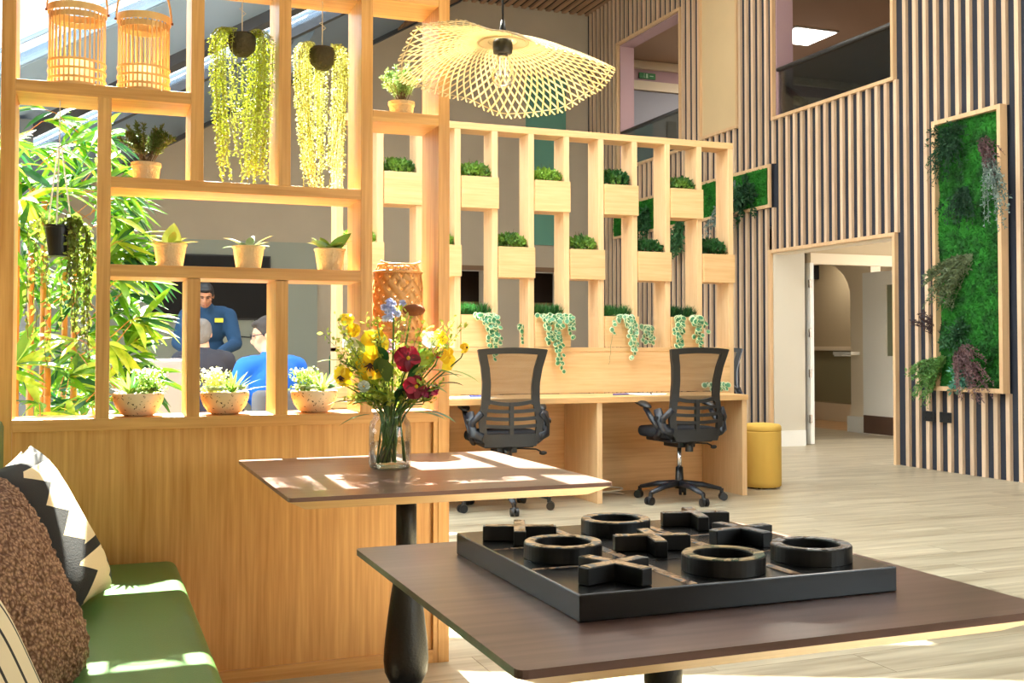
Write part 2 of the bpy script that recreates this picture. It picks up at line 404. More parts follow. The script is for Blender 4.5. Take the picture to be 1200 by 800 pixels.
slope(rq(2.4, XR, 7.9, 9.65), 'roof_panel', PANELM, -.02, .1)
slope(rq(1.6, 2.4, 7.9, 9.0), 'roof_panel', PANELM, -.02, .1)
slope(rq(1.6, 2.4, 9.6, 9.65), 'roof_panel', PANELM, -.02, .1)
slope(rq(2.7, XR, 9.65, 11.3), 'roof_panel', PANELM)
slope(rq(XL, XM, -1.2, 4.35), 'roof_panel', PANELM); slope(rq(XM, XR, -1.2, 4.0), 'roof_panel', PANELM)
slope(rq(XL, XR, 9.65, 9.93), 'rafter', DARKSTEEL, -.12, .2)
slope(rq(XL, XR, 11.25, 11.4), 'rafter', DARKSTEEL, -.07, .1)
slope(rq(XL, XR, YC-.12, YC-.005), 'rafter', DARKSTEEL, -.06, .06)
for yy in (6.1, 7.38, 7.88, 10.35, 10.7): slope(rq(XL, 1.25 if yy < 9 else 2.7, yy, yy+.02), 'glazing_bar', BLUEGREY, -.01, .03)
slope(rq(XL, XM, 4.35, 7.9), 'glazing', GLASS, 0, .01); slope(rq(XL, 2.7, 9.93, 11.3), 'glazing', GLASS, 0, .01)
# right of the bamboo the roof light is broken by beams and a solid strip
slope(rq(XM, XR, 5.22, 5.36), 'rafter', DARKSTEEL, -.02, .05)
slope(rq(XM, XR, 6.60, 7.03), 'roof_panel', PANELM, .004)
slope(rq(XM, XR, 7.45, 7.92), 'roof_panel', PANELM, .004)
slope(rq(3.9, XR, 4.0, 9.65), 'roof_panel', PANELM, .12)
slope(rq(XM, 3.95, 4.0, 9.65), 'glazing', GLASS, .1, .01)
# timber lined strip at the top of the slope
for i in range(7):
    slope(rq(4.0, XR, YC-1.0+i*.135, YC-.92+i*.135), 'soffit_slat', TIMBERS, -.04, .035)
# diagonal strut under the roof
obj('strut', MB().tube([(1.96, 11.9, 4.10), (2.36, 11.9, 4.88)], .10, 4), BLUEGREY, ceil)

# ------------------------------------------------------------------ added ceiling fill lights, out of view, modelled as panel fixtures
PGLOW = emis('fill_panel_glow', (1, .93, .82, 1), 3)
def fill_panel(x, y, z, w_, l_, power, label, col=(1, .93, .84), rz=0):
    t = thing('fill_panel', label, 'lamp', (x, y, z), rz, group='added ceiling fill panels')
    obj('housing', MB().box((-w_/2, -l_/2, 0), (w_/2, l_/2, .04)), WHITEP, t, local=True); obj('diffuser', MB().box((-w_/2+.02, -l_/2+.02, -.004), (w_/2-.02, l_/2-.02, 0)), PGLOW, t, local=True)
    ld = bpy.data.lights.new('fill_panel_light', 'AREA'); ld.shape = 'RECTANGLE'; ld.size = w_-.04; ld.size_y = l_-.04; ld.energy = power; ld.color = col
    lo = bpy.data.objects.new('fill_panel_light', ld); C.objects.link(lo); lo.parent = t; lo.location = (0, 0, -.01)
    return t
for i, (x, y) in enumerate([(3.3, 2.6), (3.3, 5.0), (3.3, 7.4), (5.3, 4.4), (5.3, 7.2), (5.3, 10.0)]):
    fill_panel(x, y, 4.85 if x < 4 else 6.04, .6, 1.2, 24 if x < 4 else 28, 'added fill light panel above the hall, %s row, %s from the front' % ('left' if x < 4 else 'right', ('first', 'second', 'third')[i % 3]))
fill_panel(2.1, 8.5, 3.95, .6, 1.2, 40, 'added fill light panel above the seating area')

# ------------------------------------------------------------------ corridor beyond the doorway
cr = MB()
def archwall():
    m = MB(); yA, yB, zs = 11.60, 14.3, 1.75; x0, x1 = 9.2, 9.35; zt = 2.55
    m.box((x0, 11.2, 0), (x1, yA, zt))
    # corner arch
    pts = []
    n = 12
    for i in range(n+1):
        t = math.pi/2*i/n; pts.append((yA+.62*(1-math.cos(t)), 1.72+.50*math.sin(t)))
    for (ya, za), (yb, zb) in zip(pts[:-1], pts[1:]):
        m.add([(x0,ya,za),(x0,yb,zb),(x0,yb,zt),(x0,ya,zt),(x1,ya,za),(x1,yb,zb),(x1,yb,zt),(x1,ya,zt)], [(0,3,2,1),(4,5,6,7),(0,1,5,4),(3,7,6,2)])
    m.box((x0, pts[-1][0], 2.22), (x1, yB, zt)); return m
struct('wall_corridor_arch', archwall(), CREAM)
struct('wall_corridor_back', B((10.3, 10.5, 0), (10.4, 14.6, 2.6)), CORR)
wcb = bpy.data.objects['wall_corridor_back']
obj('dado_rail', B((10.24, 10.6, 1.04), (10.3, 14.5, 1.10)), CREAM, wcb)
obj('skirting', B((10.26, 10.6, 0), (10.3, 14.5, .26)), CREAM, wcb)
obj('lower_panel', B((10.285, 10.6, .28), (10.3, 14.5, 1.03)), mat('sage_lower_wall', rgb(136,130,100), .7), wcb)
struct('wall_corridor_end', B((7.2, 14.5, 0), (11, 14.6, 2.6)), CORR)
struct('wall_corridor_near', B((7.2, 7.4, 0), (11, 7.5, 2.6)), CREAM)
struct('ceiling_corridor', B((7.2, 7.4, 2.5), (11, 14.6, 2.6)), CREAM)
struct('trim_5', B((7.0, 8.172, 2.108), (7.2, 10.128, 2.12)), CREAM); struct('trim_6', B((7.0, 10.118, 0), (7.2, 10.13, 2.11)), mat('greige_jamb', rgb(196,188,170), .6))
# white lining of the opening and folded leaf
GREIGE = mat('greige_lining', rgb(196,188,170), .6)
struct('trim_1', B((7.0, 10.135, 0), (7.42, 10.2, 2.42)), GREIGE)
obj('plinth', B((6.99, 10.10, 0), (7.40, 10.135, .17)), WHITEP, bpy.data.objects['trim_1'])
struct('trim_2', B((7.2, 10.14, 2.14), (9.2, 10.22, 2.5)), CORR)
struct('trim_3', B((7.5, 10.13, 2.02), (9.25, 10.2, 2.14)), CREAM)
for i, (nm, lb) in enumerate([('door_1', None)]):
    d = bpy.data.objects.new('door_1', None); C.objects.link(d); d.location = (7.5, 10.6, 0); d['kind'] = 'structure'
    obj('leaf', B((7.48, 10.12, .01), (7.53, 11.0, 2.03)), WHITEP, d, bevel=.004)
    for z in (.25, .75, 1.2, 1.75): obj('hinge', B((7.46, 10.10, z), (7.485, 10.125, z+.09)), CHROME, d)
d = bpy.data.objects.new('door_2', None); C.objects.link(d); d.location = (9.1, 10.9, 0); d['kind'] = 'structure'
lf = MB(); lf.box((9.06, 10.4, .01), (9.11, 10.56, 2.02)); lf.box((9.06, 10.76, .01), (9.11, 11.19, 2.02)); lf.box((9.06, 10.56, .01), (9.11, 10.76, .98)); lf.box((9.06, 10.56, 1.85), (9.11, 10.76, 2.02))
obj('leaf', lf, WHITEP, d); obj('vision_pane', B((9.08, 10.56, .98), (9.09, 10.76, 1.85)), mat('dim_glass', rgb(120,126,104), .25), d)
obj('kick_plate', B((9.045, 10.42, .02), (9.06, 11.17, .24)), mat('kick_brown', rgb(88,66,54), .5), d)
ob = struct('trim_4', B((9.15, 11.2, 0), (9.2, 11.62, .2)), WHITEP)
lg = obj('ledge', MB().box((9.06, 11.42, .99), (9.2, 11.78, 1.03)).box((9.06,11.6,.97),(9.2,11.76,.99)), WHITEP); tag(lg, 'small white rounded ledge fixed on the corridor pier', 'ledge'); 
sg = obj('door_sign_box', B((10.2, 13.70, 2.12), (10.29, 14.06, 2.33)), BLACKP, loc=(10.25, 13.9, 2.22)); tag(sg, 'small black sign box high on the corridor wall beyond the doorway', 'sign')

# ------------------------------------------------------------------ upper floor rooms behind the openings
struct('floor_upper', B((7.2, 7.0, 3.35), (13, 14.9, 3.5)), mat('upper_floor', rgb(110,96,84), .8))
struct('ceiling_upper', B((7.2, 7.0, 5.5), (13, 14.9, 5.6)), BROWNC)
struct('wall_upper_side', B((12.9, 7.0, 3.5), (13, 14.9, 5.6)), mat('upper_wall', rgb(130,114,96), .8))
struct('wall_upper_near', B((7.2, 6.9, 3.5), (13, 7.0, 5.6)), mat('upper_wall_near', rgb(140,124,106), .8))
uw = struct('wall_upper_divider', B((7.2, 14.9, 3.5), (13, 15, 5.6)), mat('grey_blue_paint', rgb(150,150,158), .8))
uc = bpy.data.objects['wall_upper_side']
obj('cornice', B((7.2, 14.80, 5.37), (12.9, 14.9, 5.49)), CREAM, uw)
obj('mauve_band', B((7.2, 14.87, 5.19), (12.9, 14.9, 5.37)), MAUVE, uw)
obj('moulding', B((7.2, 14.84, 5.05), (12.9, 14.9, 5.19)), CREAM, uw)
obj('door_frame_upstairs', B((8.35, 14.86, 3.5), (8.5, 14.9, 4.6)), DARKSTEEL, uw)
obj('white_band', B((12.86, 7.0, 3.75), (12.9, 10.3, 4.0)), CREAM, uc)
for (h0, h1) in ((8.17, 10.06), (12.10, 13.83)):
    struct('trim_7' if h0 < 9 else 'trim_9', B((7.003, h1-.012, 3.61), (7.22, h1-.001, 5.378)), MAUVE)
    struct('trim_8' if h0 < 9 else 'trim_10', B((7.003, h0, 5.366), (7.22, h1, 5.378)), MAUVE)
    bl = thing('balustrade', 'dark framed glass balustrade in the %s upper wall opening' % ('large right' if h0 < 9 else 'narrow left'), 'balustrade', (7.12, (h0+h1)/2, 3.6), group=None)
    obj('handrail', MB().tube([(7.02, h0+.01, 4.13), (7.02, h1-.01, 4.13)], .022, 10), mat('grey_rail', rgb(60,58,58), .4), bl, smooth=True)
    obj('pane', B((7.03, h0+.01, 3.62), (7.042, h1-.01, 4.12)), BALGLASS, bl)
def lamp_light(loc, size, power, parent, col=(1, .92, .8)):
    ld = bpy.data.lights.new('lamp_light', 'AREA'); ld.size = size; ld.energy = power; ld.color = col
    lo = bpy.data.objects.new('lamp_light', ld); C.objects.link(lo); lo.location = Vector(loc)-Vector(parent.location); lo.parent = parent; return lo
t = thing('ceiling_light', 'glowing square panel light on the upper floor ceiling', 'light', (9.36, 12.8, 5.48))
obj('frame', B((9.0, 12.45, 5.48), (9.72, 13.17, 5.5)), WHITEP, t); obj('diffuser', B((9.03, 12.48, 5.47), (9.69, 13.14, 5.481)), emis('panel_glow_b', (1, .97, .9, 1), 6), t); lamp_light((9.36, 12.81, 5.45), .6, 90, t)
t = thing('ceiling_light', 'added round fill light on the corridor ceiling', 'light', (8.3, 9.3, 2.48))  # fixture added to brighten the passage
obj('frame', MB().lathe([(.18, 0), (.18, .02)], 24, (8.3, 9.3, 2.48)), WHITEP, t); lamp_light((8.3, 9.3, 2.46), .3, 4, t)
t = thing('ceiling_light', 'added round fill light beyond the corridor arch', 'light', (9.8, 12.9, 2.48))  # second added fixture, brightens the space behind the arch
obj('frame', MB().lathe([(.18, 0), (.18, .02)], 24, (9.8, 12.9, 2.48)), WHITEP, t); lamp_light((9.8, 12.9, 2.46), .3, 7, t)
# running-man exit sign
es = thing('exit_sign', 'small green exit sign on the mauve wall upstairs', 'sign', (7.98, 14.85, 5.22))
obj('plate', B((7.85, 14.845, 5.225), (8.13, 14.868, 5.315)), mat('exit_green', rgb(30,120,50), .5), es)
em = mat('exit_white', rgb(190,226,190), .5)
obj('figure', MB().sph((7.93, 14.842, 5.298), .009, 8, 6).tube([(7.93,14.842,5.288),(7.926,14.842,5.262)], .007, 6).tube([(7.926,14.842,5.262),(7.912,14.842,5.236)], .005, 6).tube([(7.926,14.842,5.262),(7.945,14.842,5.238)], .005, 6), em, es)
obj('arrow', MB().box((8.04, 14.841, 5.265), (8.09, 14.845, 5.277)).prism([(8.02, 5.271), (8.045, 5.29), (8.045, 5.252)], 0, .004).xf(Matrix.Identity(4)) if False else MB().box((8.03, 14.841, 5.265), (8.09, 14.845, 5.277)).add([(8.012,14.842,5.271),(8.045,14.842,5.292),(8.045,14.842,5.250)], [(0,1,2)]) or MB().box((8.03, 14.841, 5.265), (8.09, 14.845, 5.277)), em, es)
obj('doorway_mark', B((7.965, 14.841, 5.238), (7.995, 14.845, 5.302)), em, es)

# ================================================================== room divider (foreground shelf wall)
YF, YB_ = 3.62, 3.825
rd = thing('room_divider', 'tall orange oak shelf divider with open cubbies over a solid panel', 'divider', (.45, 3.72, 0))
T = .04
posts = [(-.257, 0, 2.7), (.018, .865, 1.865), (.297, 1.62, 2.277), (.576, 1.62, 2.277), (.853, .865, 2.7), (1.128, 0, 2.7), (.290, .865, 1.305), (.570, .865, 1.305)]
for x, z0, z1 in posts: obj('post', B((x, YF, z0), (x+T, YB_, z1)), OAKZ, rd, bevel=.0015)
sh = [(-.217, .297, 1.865, 1.903), (.058, .853, 1.585, 1.62), (.058, .853, 1.307, 1.345), (.893, 1.128, 1.857, 1.895), (.893, 1.128, 1.063, 1.103), (-.217, 1.128, .828, .865), (-.217, .297, 2.277, 2.317), (.297, .853, 2.277, 2.317), (.893, 1.128, 2.277, 2.317)]
for x0, x1, z0, z1 in sh: obj('shelf', B((x0, YF+.0005, z0), (x1, YB_-.0005, z1)), OAKX, rd, bevel=.0012)
obj('panel', B((-.217, YF+.018, .045), (1.112, YB_-.02, .828)), OAKZ, rd)
obj('kick_rail', B((-.217, YF+.004, 0), (1.112, YB_-.01, .045)), OAKX, rd, bevel=.001)
obj('edge_stile', B((1.112, YF+.003, 0), (1.128, YB_-.003, .828)), OAKZ, rd)

# ================================================================== planter screen + desk
ps = thing('planter_screen', 'pale timber screen of tall posts with staggered planter boxes', 'screen', (3.2, 7.52, 0))
SY0, SY1 = 7.45, 7.635; XEND = 4.776; P = .286
for k in range(12):
    xr = XEND-P*k; obj('post', B((xr-.045, SY0, .02 if k in (0,) else .74), (xr, SY1, 2.665)), PALEZ, ps, bevel=.002)
obj('top_rail', B((XEND-P*11-.045, SY0-.001, 2.665), (XEND, SY1+.001, 2.715)), PALEX, ps, bevel=.002)
obj('bottom_rail', B((XEND-P*11-.045, SY0-.02, 1.055), (XEND-.046, SY1, 1.085)), PALEX, ps, bevel=.002)
obj('back_board', B((XEND-P*11-.045, SY0-.014, .745), (XEND-.046, SY0-.001, 1.056)), PALEX, ps, bevel=.001)
rows = {1: (2.095, 2.325), 2: (1.597, 1.822), 3: (1.088, 1.322)}
boxes = []
for k in range(11):
    xr = XEND-P*k; xl = xr-P
    for r in ((2,) if k % 2 == 0 else (1, 3)):
        z0, z1 = rows[r]; m = MB(); t = .012; a = xl+.004; b_ = xr+.003; y0 = SY0-.018
        m.box((a, y0, z0), (b_, y0+t, z1)); m.box((a+.002, y0+t, z0), (a+t, SY1, z1)) if False else None
        obj('planter_box', m.box((a, y0+t, z0), (b_-.046, SY1-.002, z0+t)).box((a, SY1-t, z0+t), (b_-.046, SY1, z1)).box((a, y0+t, z0+t), (a+t, SY1-t, z1)), PALEX, ps, bevel=.0015)
        boxes.append((k, r, xl, xr, z0, z1))
# desk
dk = thing('long_desk', 'long pale oak desk with panel legs under the planter screen', 'desk', (3.2, 7.16, 0))
obj('desk_top', B((1.4, 6.85, .70), (4.512, 7.434, .74)), DESKX, dk, bevel=.002)
for x in (4.472, 3.295, 2.118): obj('leg_panel', B((x, 6.87, 0), (x+.04, 7.432, .70)), PALEZ, dk, bevel=.0015)
obj('modesty_panel', B((1.4, 7.436, .0), (4.72, 7.449, .74)), DESKX, dk)
# cable loop under the desk, papers and pens
cb_ = obj('cable', MB().tube([(3.56+.12*math.cos(t*.5), 7.22+.05*math.sin(t*.5)+.002*t, .008+.003*t) for t in range(0, 22)], .005, 6), STRING, loc=(3.56, 7.22, 0), smooth=True); tag(cb_, 'thin cream cable coiled on the floor under the desk', 'cable')
PAPER = mat('paper', rgb(232,234,238), .7); BLUEI = mat('blue_plastic', rgb(54,74,160), .4)
def papers(loc, n, rz, lab):
    for i in range(n):
        o = obj('paper_sheet', MB().box((-.105, -.148, 0), (.105, .148, .0012)), PAPER, loc=(0, 0, 0)); o.location = (loc[0]+i*.02, loc[1]-i*.012, loc[2]+.0003+i*.0014); o.rotation_euler[2] = rz+i*.3
        tag(o, lab+[' , lowest sheet', ' , middle sheet', ' , top sheet'][i].replace(' ,', ','), 'paper')
papers((3.78, 7.16, .74), 3, .4, 'white paper on the desk left of the right office chair')
papers((2.42, 7.14, .74), 3, -.3, 'white paper on the desk behind the left office chair')
for i, (x, y_, rz, c, lb) in enumerate([(3.60, 7.10, .2, BLUEI, 'blue pen lying on the desk by the right office chair'), (3.82, 7.06, 1.1, BLACKP, 'black pen on the white papers by the right office chair'), (2.5, 7.06, -.2, BLUEI, 'blue pen on the papers behind the left office chair')]):
    o = obj('pen', MB().tube([(-.075, 0, 0), (.06, 0, 0), (.075, 0, 0)], [.005, .005, .001], 8), c); o.location = (x, y_, .752 if i else .746); o.rotation_euler[2] = rz; tag(o, lb, 'pen')

# ------------------------------------------------------------------ small plants
def bush(n=420, rx=.10, ry=.07, rz=.075, L=.022, W=.011, seed=1, flat=.0):
    m = MB(); r = random.Random(seed)
    tips = []
    for i in range(26):
        a = r.uniform(0, 6.283); e = r.uniform(.25, 1)
        tips.append(Vector((math.cos(a)*rx*e, math.sin(a)*ry*e, rz*(1.7-.8*e*e)*r.uniform(.75, 1.1))))
    for i in range(n):
        q = r.uniform(0, 6.283); e = r.random()**.5; px_, py_ = math.cos(q)*e*rx, math.sin(q)*e*ry
        h = rz*(1-.45*e**3)*(1+.28*noise.noise(Vector((px_*38, py_*38, seed)))); p = Vector((px_, py_, h*r.random()**.45+.012))
        d = (rdir(r)+Vector((px_*6, py_*6, .9))).normalized()
        m.dia(p, d, L*r.uniform(.6, 1.15), W*r.uniform(.8, 1.2), rdir(r))
    st = MB()
    for tp in tips[:12]: st.tube([(0, 0, 0), (tp.x*.5, tp.y*.5, tp.z*.5), tp*.9], [.0025, .002, .001], 4)
    return m, st
STEM = mat('woody_stem', rgb(96,74,48), .8)
bush_meshes = []
for s_ in range(3):
    m, st = bush(950, .125, .085, .118, .034, .016, seed=10+s_); bush_meshes.append((m.mesh('foliage', LEAFDK), st.mesh('stems', STEM)))
ordn = ['rightmost', 'second', 'third', 'fourth', 'fifth', 'sixth', 'seventh']
cnt = {1: 0, 2: 0, 3: 0}
rown = {1: 'top row', 2: 'middle row', 3: 'bottom row'}
grassm = []
for s_ in range(2):
    m = MB(); r = random.Random(60+s_)
    for i in range(420):
        p = Vector((r.uniform(-.11, .11), r.uniform(-.06, .06), r.uniform(0, .02))); d = (Vector((p.x*3, p.y*3, 1.2))+rdir(r)*.6).normalized()
        m.leaf(p+Vector((0,0,.02)), d, r.uniform(.07, .125), .008, .15, 2)
    grassm.append(m.mesh('foliage', leafmat('dark_grass%d' % s_, rgb(24,70,34), rgb(54,112,50), .2)))
for (k, r_, xl, xr, z0, z1) in boxes:
    n = ordn[cnt[r_]]; cnt[r_] += 1
    where = '%s from right in the %s of planter boxes' % (n if n != 'rightmost' else 'first', rown[r_])
    t = thing('box_plant', ('small boxwood plant, ' if r_ < 3 else 'dark grassy plant, ')+where, 'plant', ((xl+xr)/2-.02, 7.53, z1-.03), rz=k*1.3 if r_ < 3 else 0, group='plants in the planter boxes')
    sq = random.Random(k*7+r_).uniform(.85, 1.1)
    if r_ < 3:
        f_, s_ = bush_meshes[(k+r_) % 3]; o1 = obj('foliage', f_, None, t, local=True, kind='stuff'); o2 = obj('stems', s_, None, t, local=True); t.rotation_euler[2] = (k % 2)*math.pi; t.scale = (1, 1, sq)
    else:
        obj('foliage', grassm[k % 2], None, t, local=True, kind='stuff')
    obj('soil', MB().box((-.11, -.075, -.03), (.11, .075, -.005)), SOIL, t, local=True)

# trailing variegated plants
def rleaf(m, p, d, nrm, s):
    """round leaf: green centre with cream margin"""
    a = d.cross(nrm).normalized(); d = nrm.cross(a).normalized(); c = p+d*s
    n = 8; ring = []; inner = []
    for j in range(n):
        t = 2*math.pi*j/n; q = (d*math.cos(t)*1.05+a*math.sin(t)*.92)*s
        ring.append(c+q-nrm*s*.15); inner.append(c+q*.74)
    m.mi = 0; m.add([c+nrm*s*.04]+inner, [(0, 1+j, 1+(j+1) % n) for j in range(n)])
    m.mi = 1; m.add(inner+ring, [(j, n+j, n+(j+1) % n, (j+1) % n) for j in range(n)]); m.mi = 0
def trailing(loc, strands, label, seed, group='variegated trailing plants on the planter screen'):
    t = thing('trailing_plant', label, 'plant', loc, group=group); r = random.Random(seed)
    lm = MB(); vm = MB()
    for (x0, x1, z1, dens) in strands:      # from x0 on box edge to x1 at depth z1 below
        n = max(5, int(abs(z1)/.022)); pts = []
        for i in range(n+1):
            u = i/n; pts.append(Vector((x0+(x1-x0)*u**.7+r.uniform(-.006, .006), -.02-.035*math.sin(min(1, u*3)*math.pi/2)+r.uniform(-.006, .006), .02*math.sin(u*2.2)*1.3+.012-abs(z1)*u**1.25)))
        pts.insert(0, Vector((x0, .05, .0)))
        vm.tube(pts, .0018, 4)
        for i, p in enumerate(pts[1:]):
            for q in range(dens):
                nn = (Vector((r.uniform(-.5, .5), -1, r.uniform(-.1, .7)))).normalized()
                dd = Vector((r.uniform(-1, 1), -.15, -.7)).normalized(); rleaf(lm, p+Vector((r.uniform(-.01, .01), r.uniform(-.02, .004), 0)), dd, nn, r.uniform(.019, .029)*(1-.25*i/len(pts)))
    obj('foliage', lm, [POTHG, POTHW], t, local=True, kind='stuff'); obj('vine', vm, mat('vine', rgb(120,130,80), .7), t, local=True)
    return t
ybx = SY0-.02
trailing((2.68, ybx, 1.322), [(-.07, -.02, .10, 2), (-.03, .02, .17, 2), (0, .03, .30, 2), (.03, .07, .22, 2), (-.05, .0, .24, 1), (.02, .045, .34, 1)], 'variegated trailing plant hanging at left above the left office chair', 1)
trailing((3.19, ybx, 1.322), [(-.10, -.04, .18, 2), (-.06, -.03, .22, 2), (0, .03, .37, 2), (.03, .06, .43, 1), (.08, .14, .18, 2), (.04, .02, .26, 2), (.10, .15, .12, 2)], 'fullest variegated trailing plant, long clump between the two office chairs', 2)
trailing((3.78, ybx, 1.322), [(-.05, -.13, .15, 1), (-.08, -.14, .40, 0), (0, .02, .14, 2), (.02, .06, .33, 2), (.05, .08, .26, 2), (-.02, .05, .10, 2)], 'variegated trailing plant with one bare long vine right of the middle', 3)
trailing((4.35, ybx, 1.322), [(-.10, -.14, .24, 2), (-.08, -.11, .26, 2), (.02, .05, .2, 2), (.06, .07, .25, 2), (.08, .13, .13, 1), (.04, .06, .12, 2)], 'variegated trailing plant spilling above the right office chair', 4)
trailing((4.05, SY1-.02, 1.25), [(.0, .02, .14, 2), (.03, .05, .14, 2), (.01, -.02, .13, 2)], 'short variegated strand seen through the gap left of the right chair', 5)
trailing((2.98, SY1-.02, 1.25), [(.03, .03, .15, 1)], 'single thin strand of round leaves in the second gap', 6)
trailing((4.62, 7.36, .80), [(-.16, -.12, .05, 2), (-.1, -.06, .05, 2), (-.05, -.02, .05, 2)], 'small variegated leaf tuft lying on the desk end', 7)

# ================================================================== office chairs
MESHF = bpy.data.materials.new('chair_mesh_fabric'); MESHF.use_nodes = True
nt = MESHF.node_tree; b0 = nt.nodes['Principled BSDF']; b0.inputs['Base Color'].default_value = rgb(46, 42, 38); b0.inputs['Roughness'].default_value = .8
trn = nt.nodes.new('ShaderNodeBsdfTransparent'); mxs = nt.nodes.new('ShaderNodeMixShader'); mxs.inputs[0].default_value = .62
nt.links.new(trn.outputs[0], mxs.inputs[1]); nt.links.new(b0.outputs[0], mxs.inputs[2]); nt.links.new(mxs.outputs[0], nt.nodes['Material Output'].inputs[0])
CHFR = mat('chair_frame_plastic', rgb(31,29,27), .5); NAVYPL = mat('chair_navy_plastic', rgb(22,25,34), .4); SEATF = mat('seat_fabric', rgb(16,17,24), .9, bump=.3, bscale=300)
def office_chair(loc, rz, label):
    t = thing('office_chair', label, 'chair', (0, 0, 0), 0, 'office chairs')
    def yb(z): return -.25-.10*max(0, z-.75)**1.0*1.0-.05*max(0, (.62-z))*-2+.03*math.sin((z-.45)*5)
    def hw(z):
        k = [(.44, .17), (.50, .205), (.60, .215), (.72, .195), (.85, .192), (.95, .205), (1.03, .225), (1.08, .235)]
        for (a, b_), (c, d) in zip(k[:-1], k[1:]):
            if z <= c: return b_+(d-b_)*(max(0, z-a)/(c-a))
        return .235
    # frame: band with holes -> built from strips
    fm = MB()
    zs = [.47+i*.03 for i in range(21)]
    for sgn in (-1, 1):
        for za, zb in zip(zs[:-1], zs[1:]):
            wv = .055 if za > .68 else .045
            P_ = [(sgn*hw(za), yb(za), za), (sgn*(hw(za)-wv), yb(za)-.006, za), (sgn*(hw(zb)-wv), yb(zb)-.006, zb), (sgn*hw(zb), yb(zb), zb)]
            Q = [(x, y_+.028, z) for x, y_, z in P_]
            fm.add(P_+Q, [(0,1,2,3),(7,6,5,4),(0,4,5,1),(2,6,7,3),(1,5,6,2),(0,3,7,4)])
    def bar(z0, z1, wfac=1.0, xa=-1, xb=1, curve=0):
        n = 10
        for i in range(n):
            ua, ub = xa+(xb-xa)*i/n, xa+(xb-xa)*(i+1)/n
            pts = []
            for u, z in ((ua, z0), (ub, z0), (ub, z1), (ua, z1)):
                zz = z+curve*(u*u); pts.append((u*(hw(min(max(zz, .45), 1.07))-.01)*wfac, yb(zz)-.012*(1-u*u), zz))
            Q = [(x, y_+.026, z) for x, y_, z in pts]
            fm.add(pts+Q, [(0,1,2,3),(7,6,5,4),(0,4,5,1),(2,6,7,3)])
    bar(1.045, 1.085, 1.02, curve=-.012)
    bar(.44, .52)
    for z in (.555, .605, .655): bar(z, z+.022, curve=.012)
    bar(.70, .725, curve=.03)
    fm.box((-.014, yb(.6)-.018, .5), (.014, yb(.6)+.012, .72))
    obj('back_frame', fm, CHFR, t, local=True)
    pm = MB(); n = 10
    for i in range(n):
        for j in range(n):
            q = []
            for a, b_ in ((i, j), (i+1, j), (i+1, j+1), (i, j+1)):
                z = .715+(1.05-.715)*b_/n; u = -1+2*a/n; q.append((u*(hw(z)-.045), yb(z)-.006*(1-u*u)+.012, z))
            pm.add(q, [(0, 1, 2, 3)])
    obj('mesh_back', pm, MESHF, t, local=True, smooth=True)
    sm = MB()
    for i in range(1):
        sm.prism([(x, y_) for x, y_ in [(-.21,-.2),(.21,-.2),(.245,-.05),(.245,.14),(.2,.24),(.1,.27),(-.1,.27),(-.2,.24),(-.245,.14),(-.245,-.05)]], .455, .525)
    so_ = obj('seat', sm, SEATF, t, local=True, bevel=.025, smooth=True)
    obj('seat_pan', MB().box((-.17, -.17, .425), (.17, .18, .456)), NAVYPL, t, local=True, bevel=.01)
    obj('mechanism', MB().box((-.07, -.1, .385), (.07, .1, .43)).tube([(.0,-.22,.47),(0,-.1,.40)], .03, 6), BLACKP, t, local=True, bevel=.006)
    obj('tension_knob', MB().tube([(-.0, -.13, .36), (-.0, -.13, .42)], .028, 12), BLACKP, t, local=True)
    obj('lever', MB().tube([(.05, 0, .41), (.22, -.02, .40), (.25, -.03, .385)], [.006, .006, .006], 6).sph((.265, -.035, .375), (.028, .014, .014), 8, 6), BLACKP, t, local=True, smooth=True)
    obj('gas_column', MB().tube([(0, 0, .2), (0, 0, .40)], .016, 12), CHROME, t, local=True, smooth=True)
    obj('column_sleeve', MB().lathe([(.034, .09), (.03, .15), (.026, .24)], 16), BLACKP, t, local=True, smooth=True)
    for s_ in (-1, 1):
        am = MB().tube([(s_*.19, -.235, .50), (s_*.245, -.20, .52), (s_*.255, -.16, .60), (s_*.255, -.13, .66)], [.024, .026, .028, .024], 8, flat=(.6, 1.2))
        am.tube([(s_*.2, -.24, .66), (s_*.25, -.2, .60), (s_*.25, -.14, .50), (s_*.22, -.05, .45)], .02, 6, flat=(.7, 1.2))
        o = obj('armrest', am, NAVYPL, t, local=True, smooth=True)
        o2 = obj('arm_bracket', MB().tube([(s_*.255, -.15, .53), (s_*.26, -.05, .60), (s_*.265, .02, .665)], [.022, .02, .018], 8), NAVYPL, t, local=True, smooth=True)
        pad_ = obj('arm_pad', MB().sph((0, 0, 0), (.042, .125, .02), 14, 8, Euler((R(14), 0, 0)).to_matrix()).xf(Matrix.Translation((s_*.265, .07, .695))), BLACKP, o, local=True, smooth=True)
        obj('pivot_bolt', MB().tube([(s_*.27, -.15, .60), (s_*.285, -.15, .60)], .018, 10), BLACKP, o, local=True)
    for i in range(5):
        a = R(72*i+54); d = Vector((math.cos(a), math.sin(a), 0))
        arm_ = obj('base_arm', MB().tube([d*.02+Vector((0, 0, .125)), d*.16+Vector((0, 0, .115)), d*.30+Vector((0, 0, .083))], [.034, .028, .019], 8, flat=(1, .7)), NAVYPL, t, local=True, smooth=True)
        cm = MB(); c = d*.305; sd_ = d.cross(Vector((0, 0, 1)))
        cm.tube([c+Vector((0, 0, .052)), c+Vector((0, 0, .085))], .014, 8)
        for q in (-1, 1): cm.tube([c+sd_*q*.006+d*.01+Vector((0, 0, .028)), c+sd_*q*.026+d*.01+Vector((0, 0, .028))], .028, 14)
        cm.sph(c+d*.008+Vector((0, 0, .04)), (.022, .022, .022), 8, 6)
        obj('caster', cm, BLACKP, arm_, local=True)
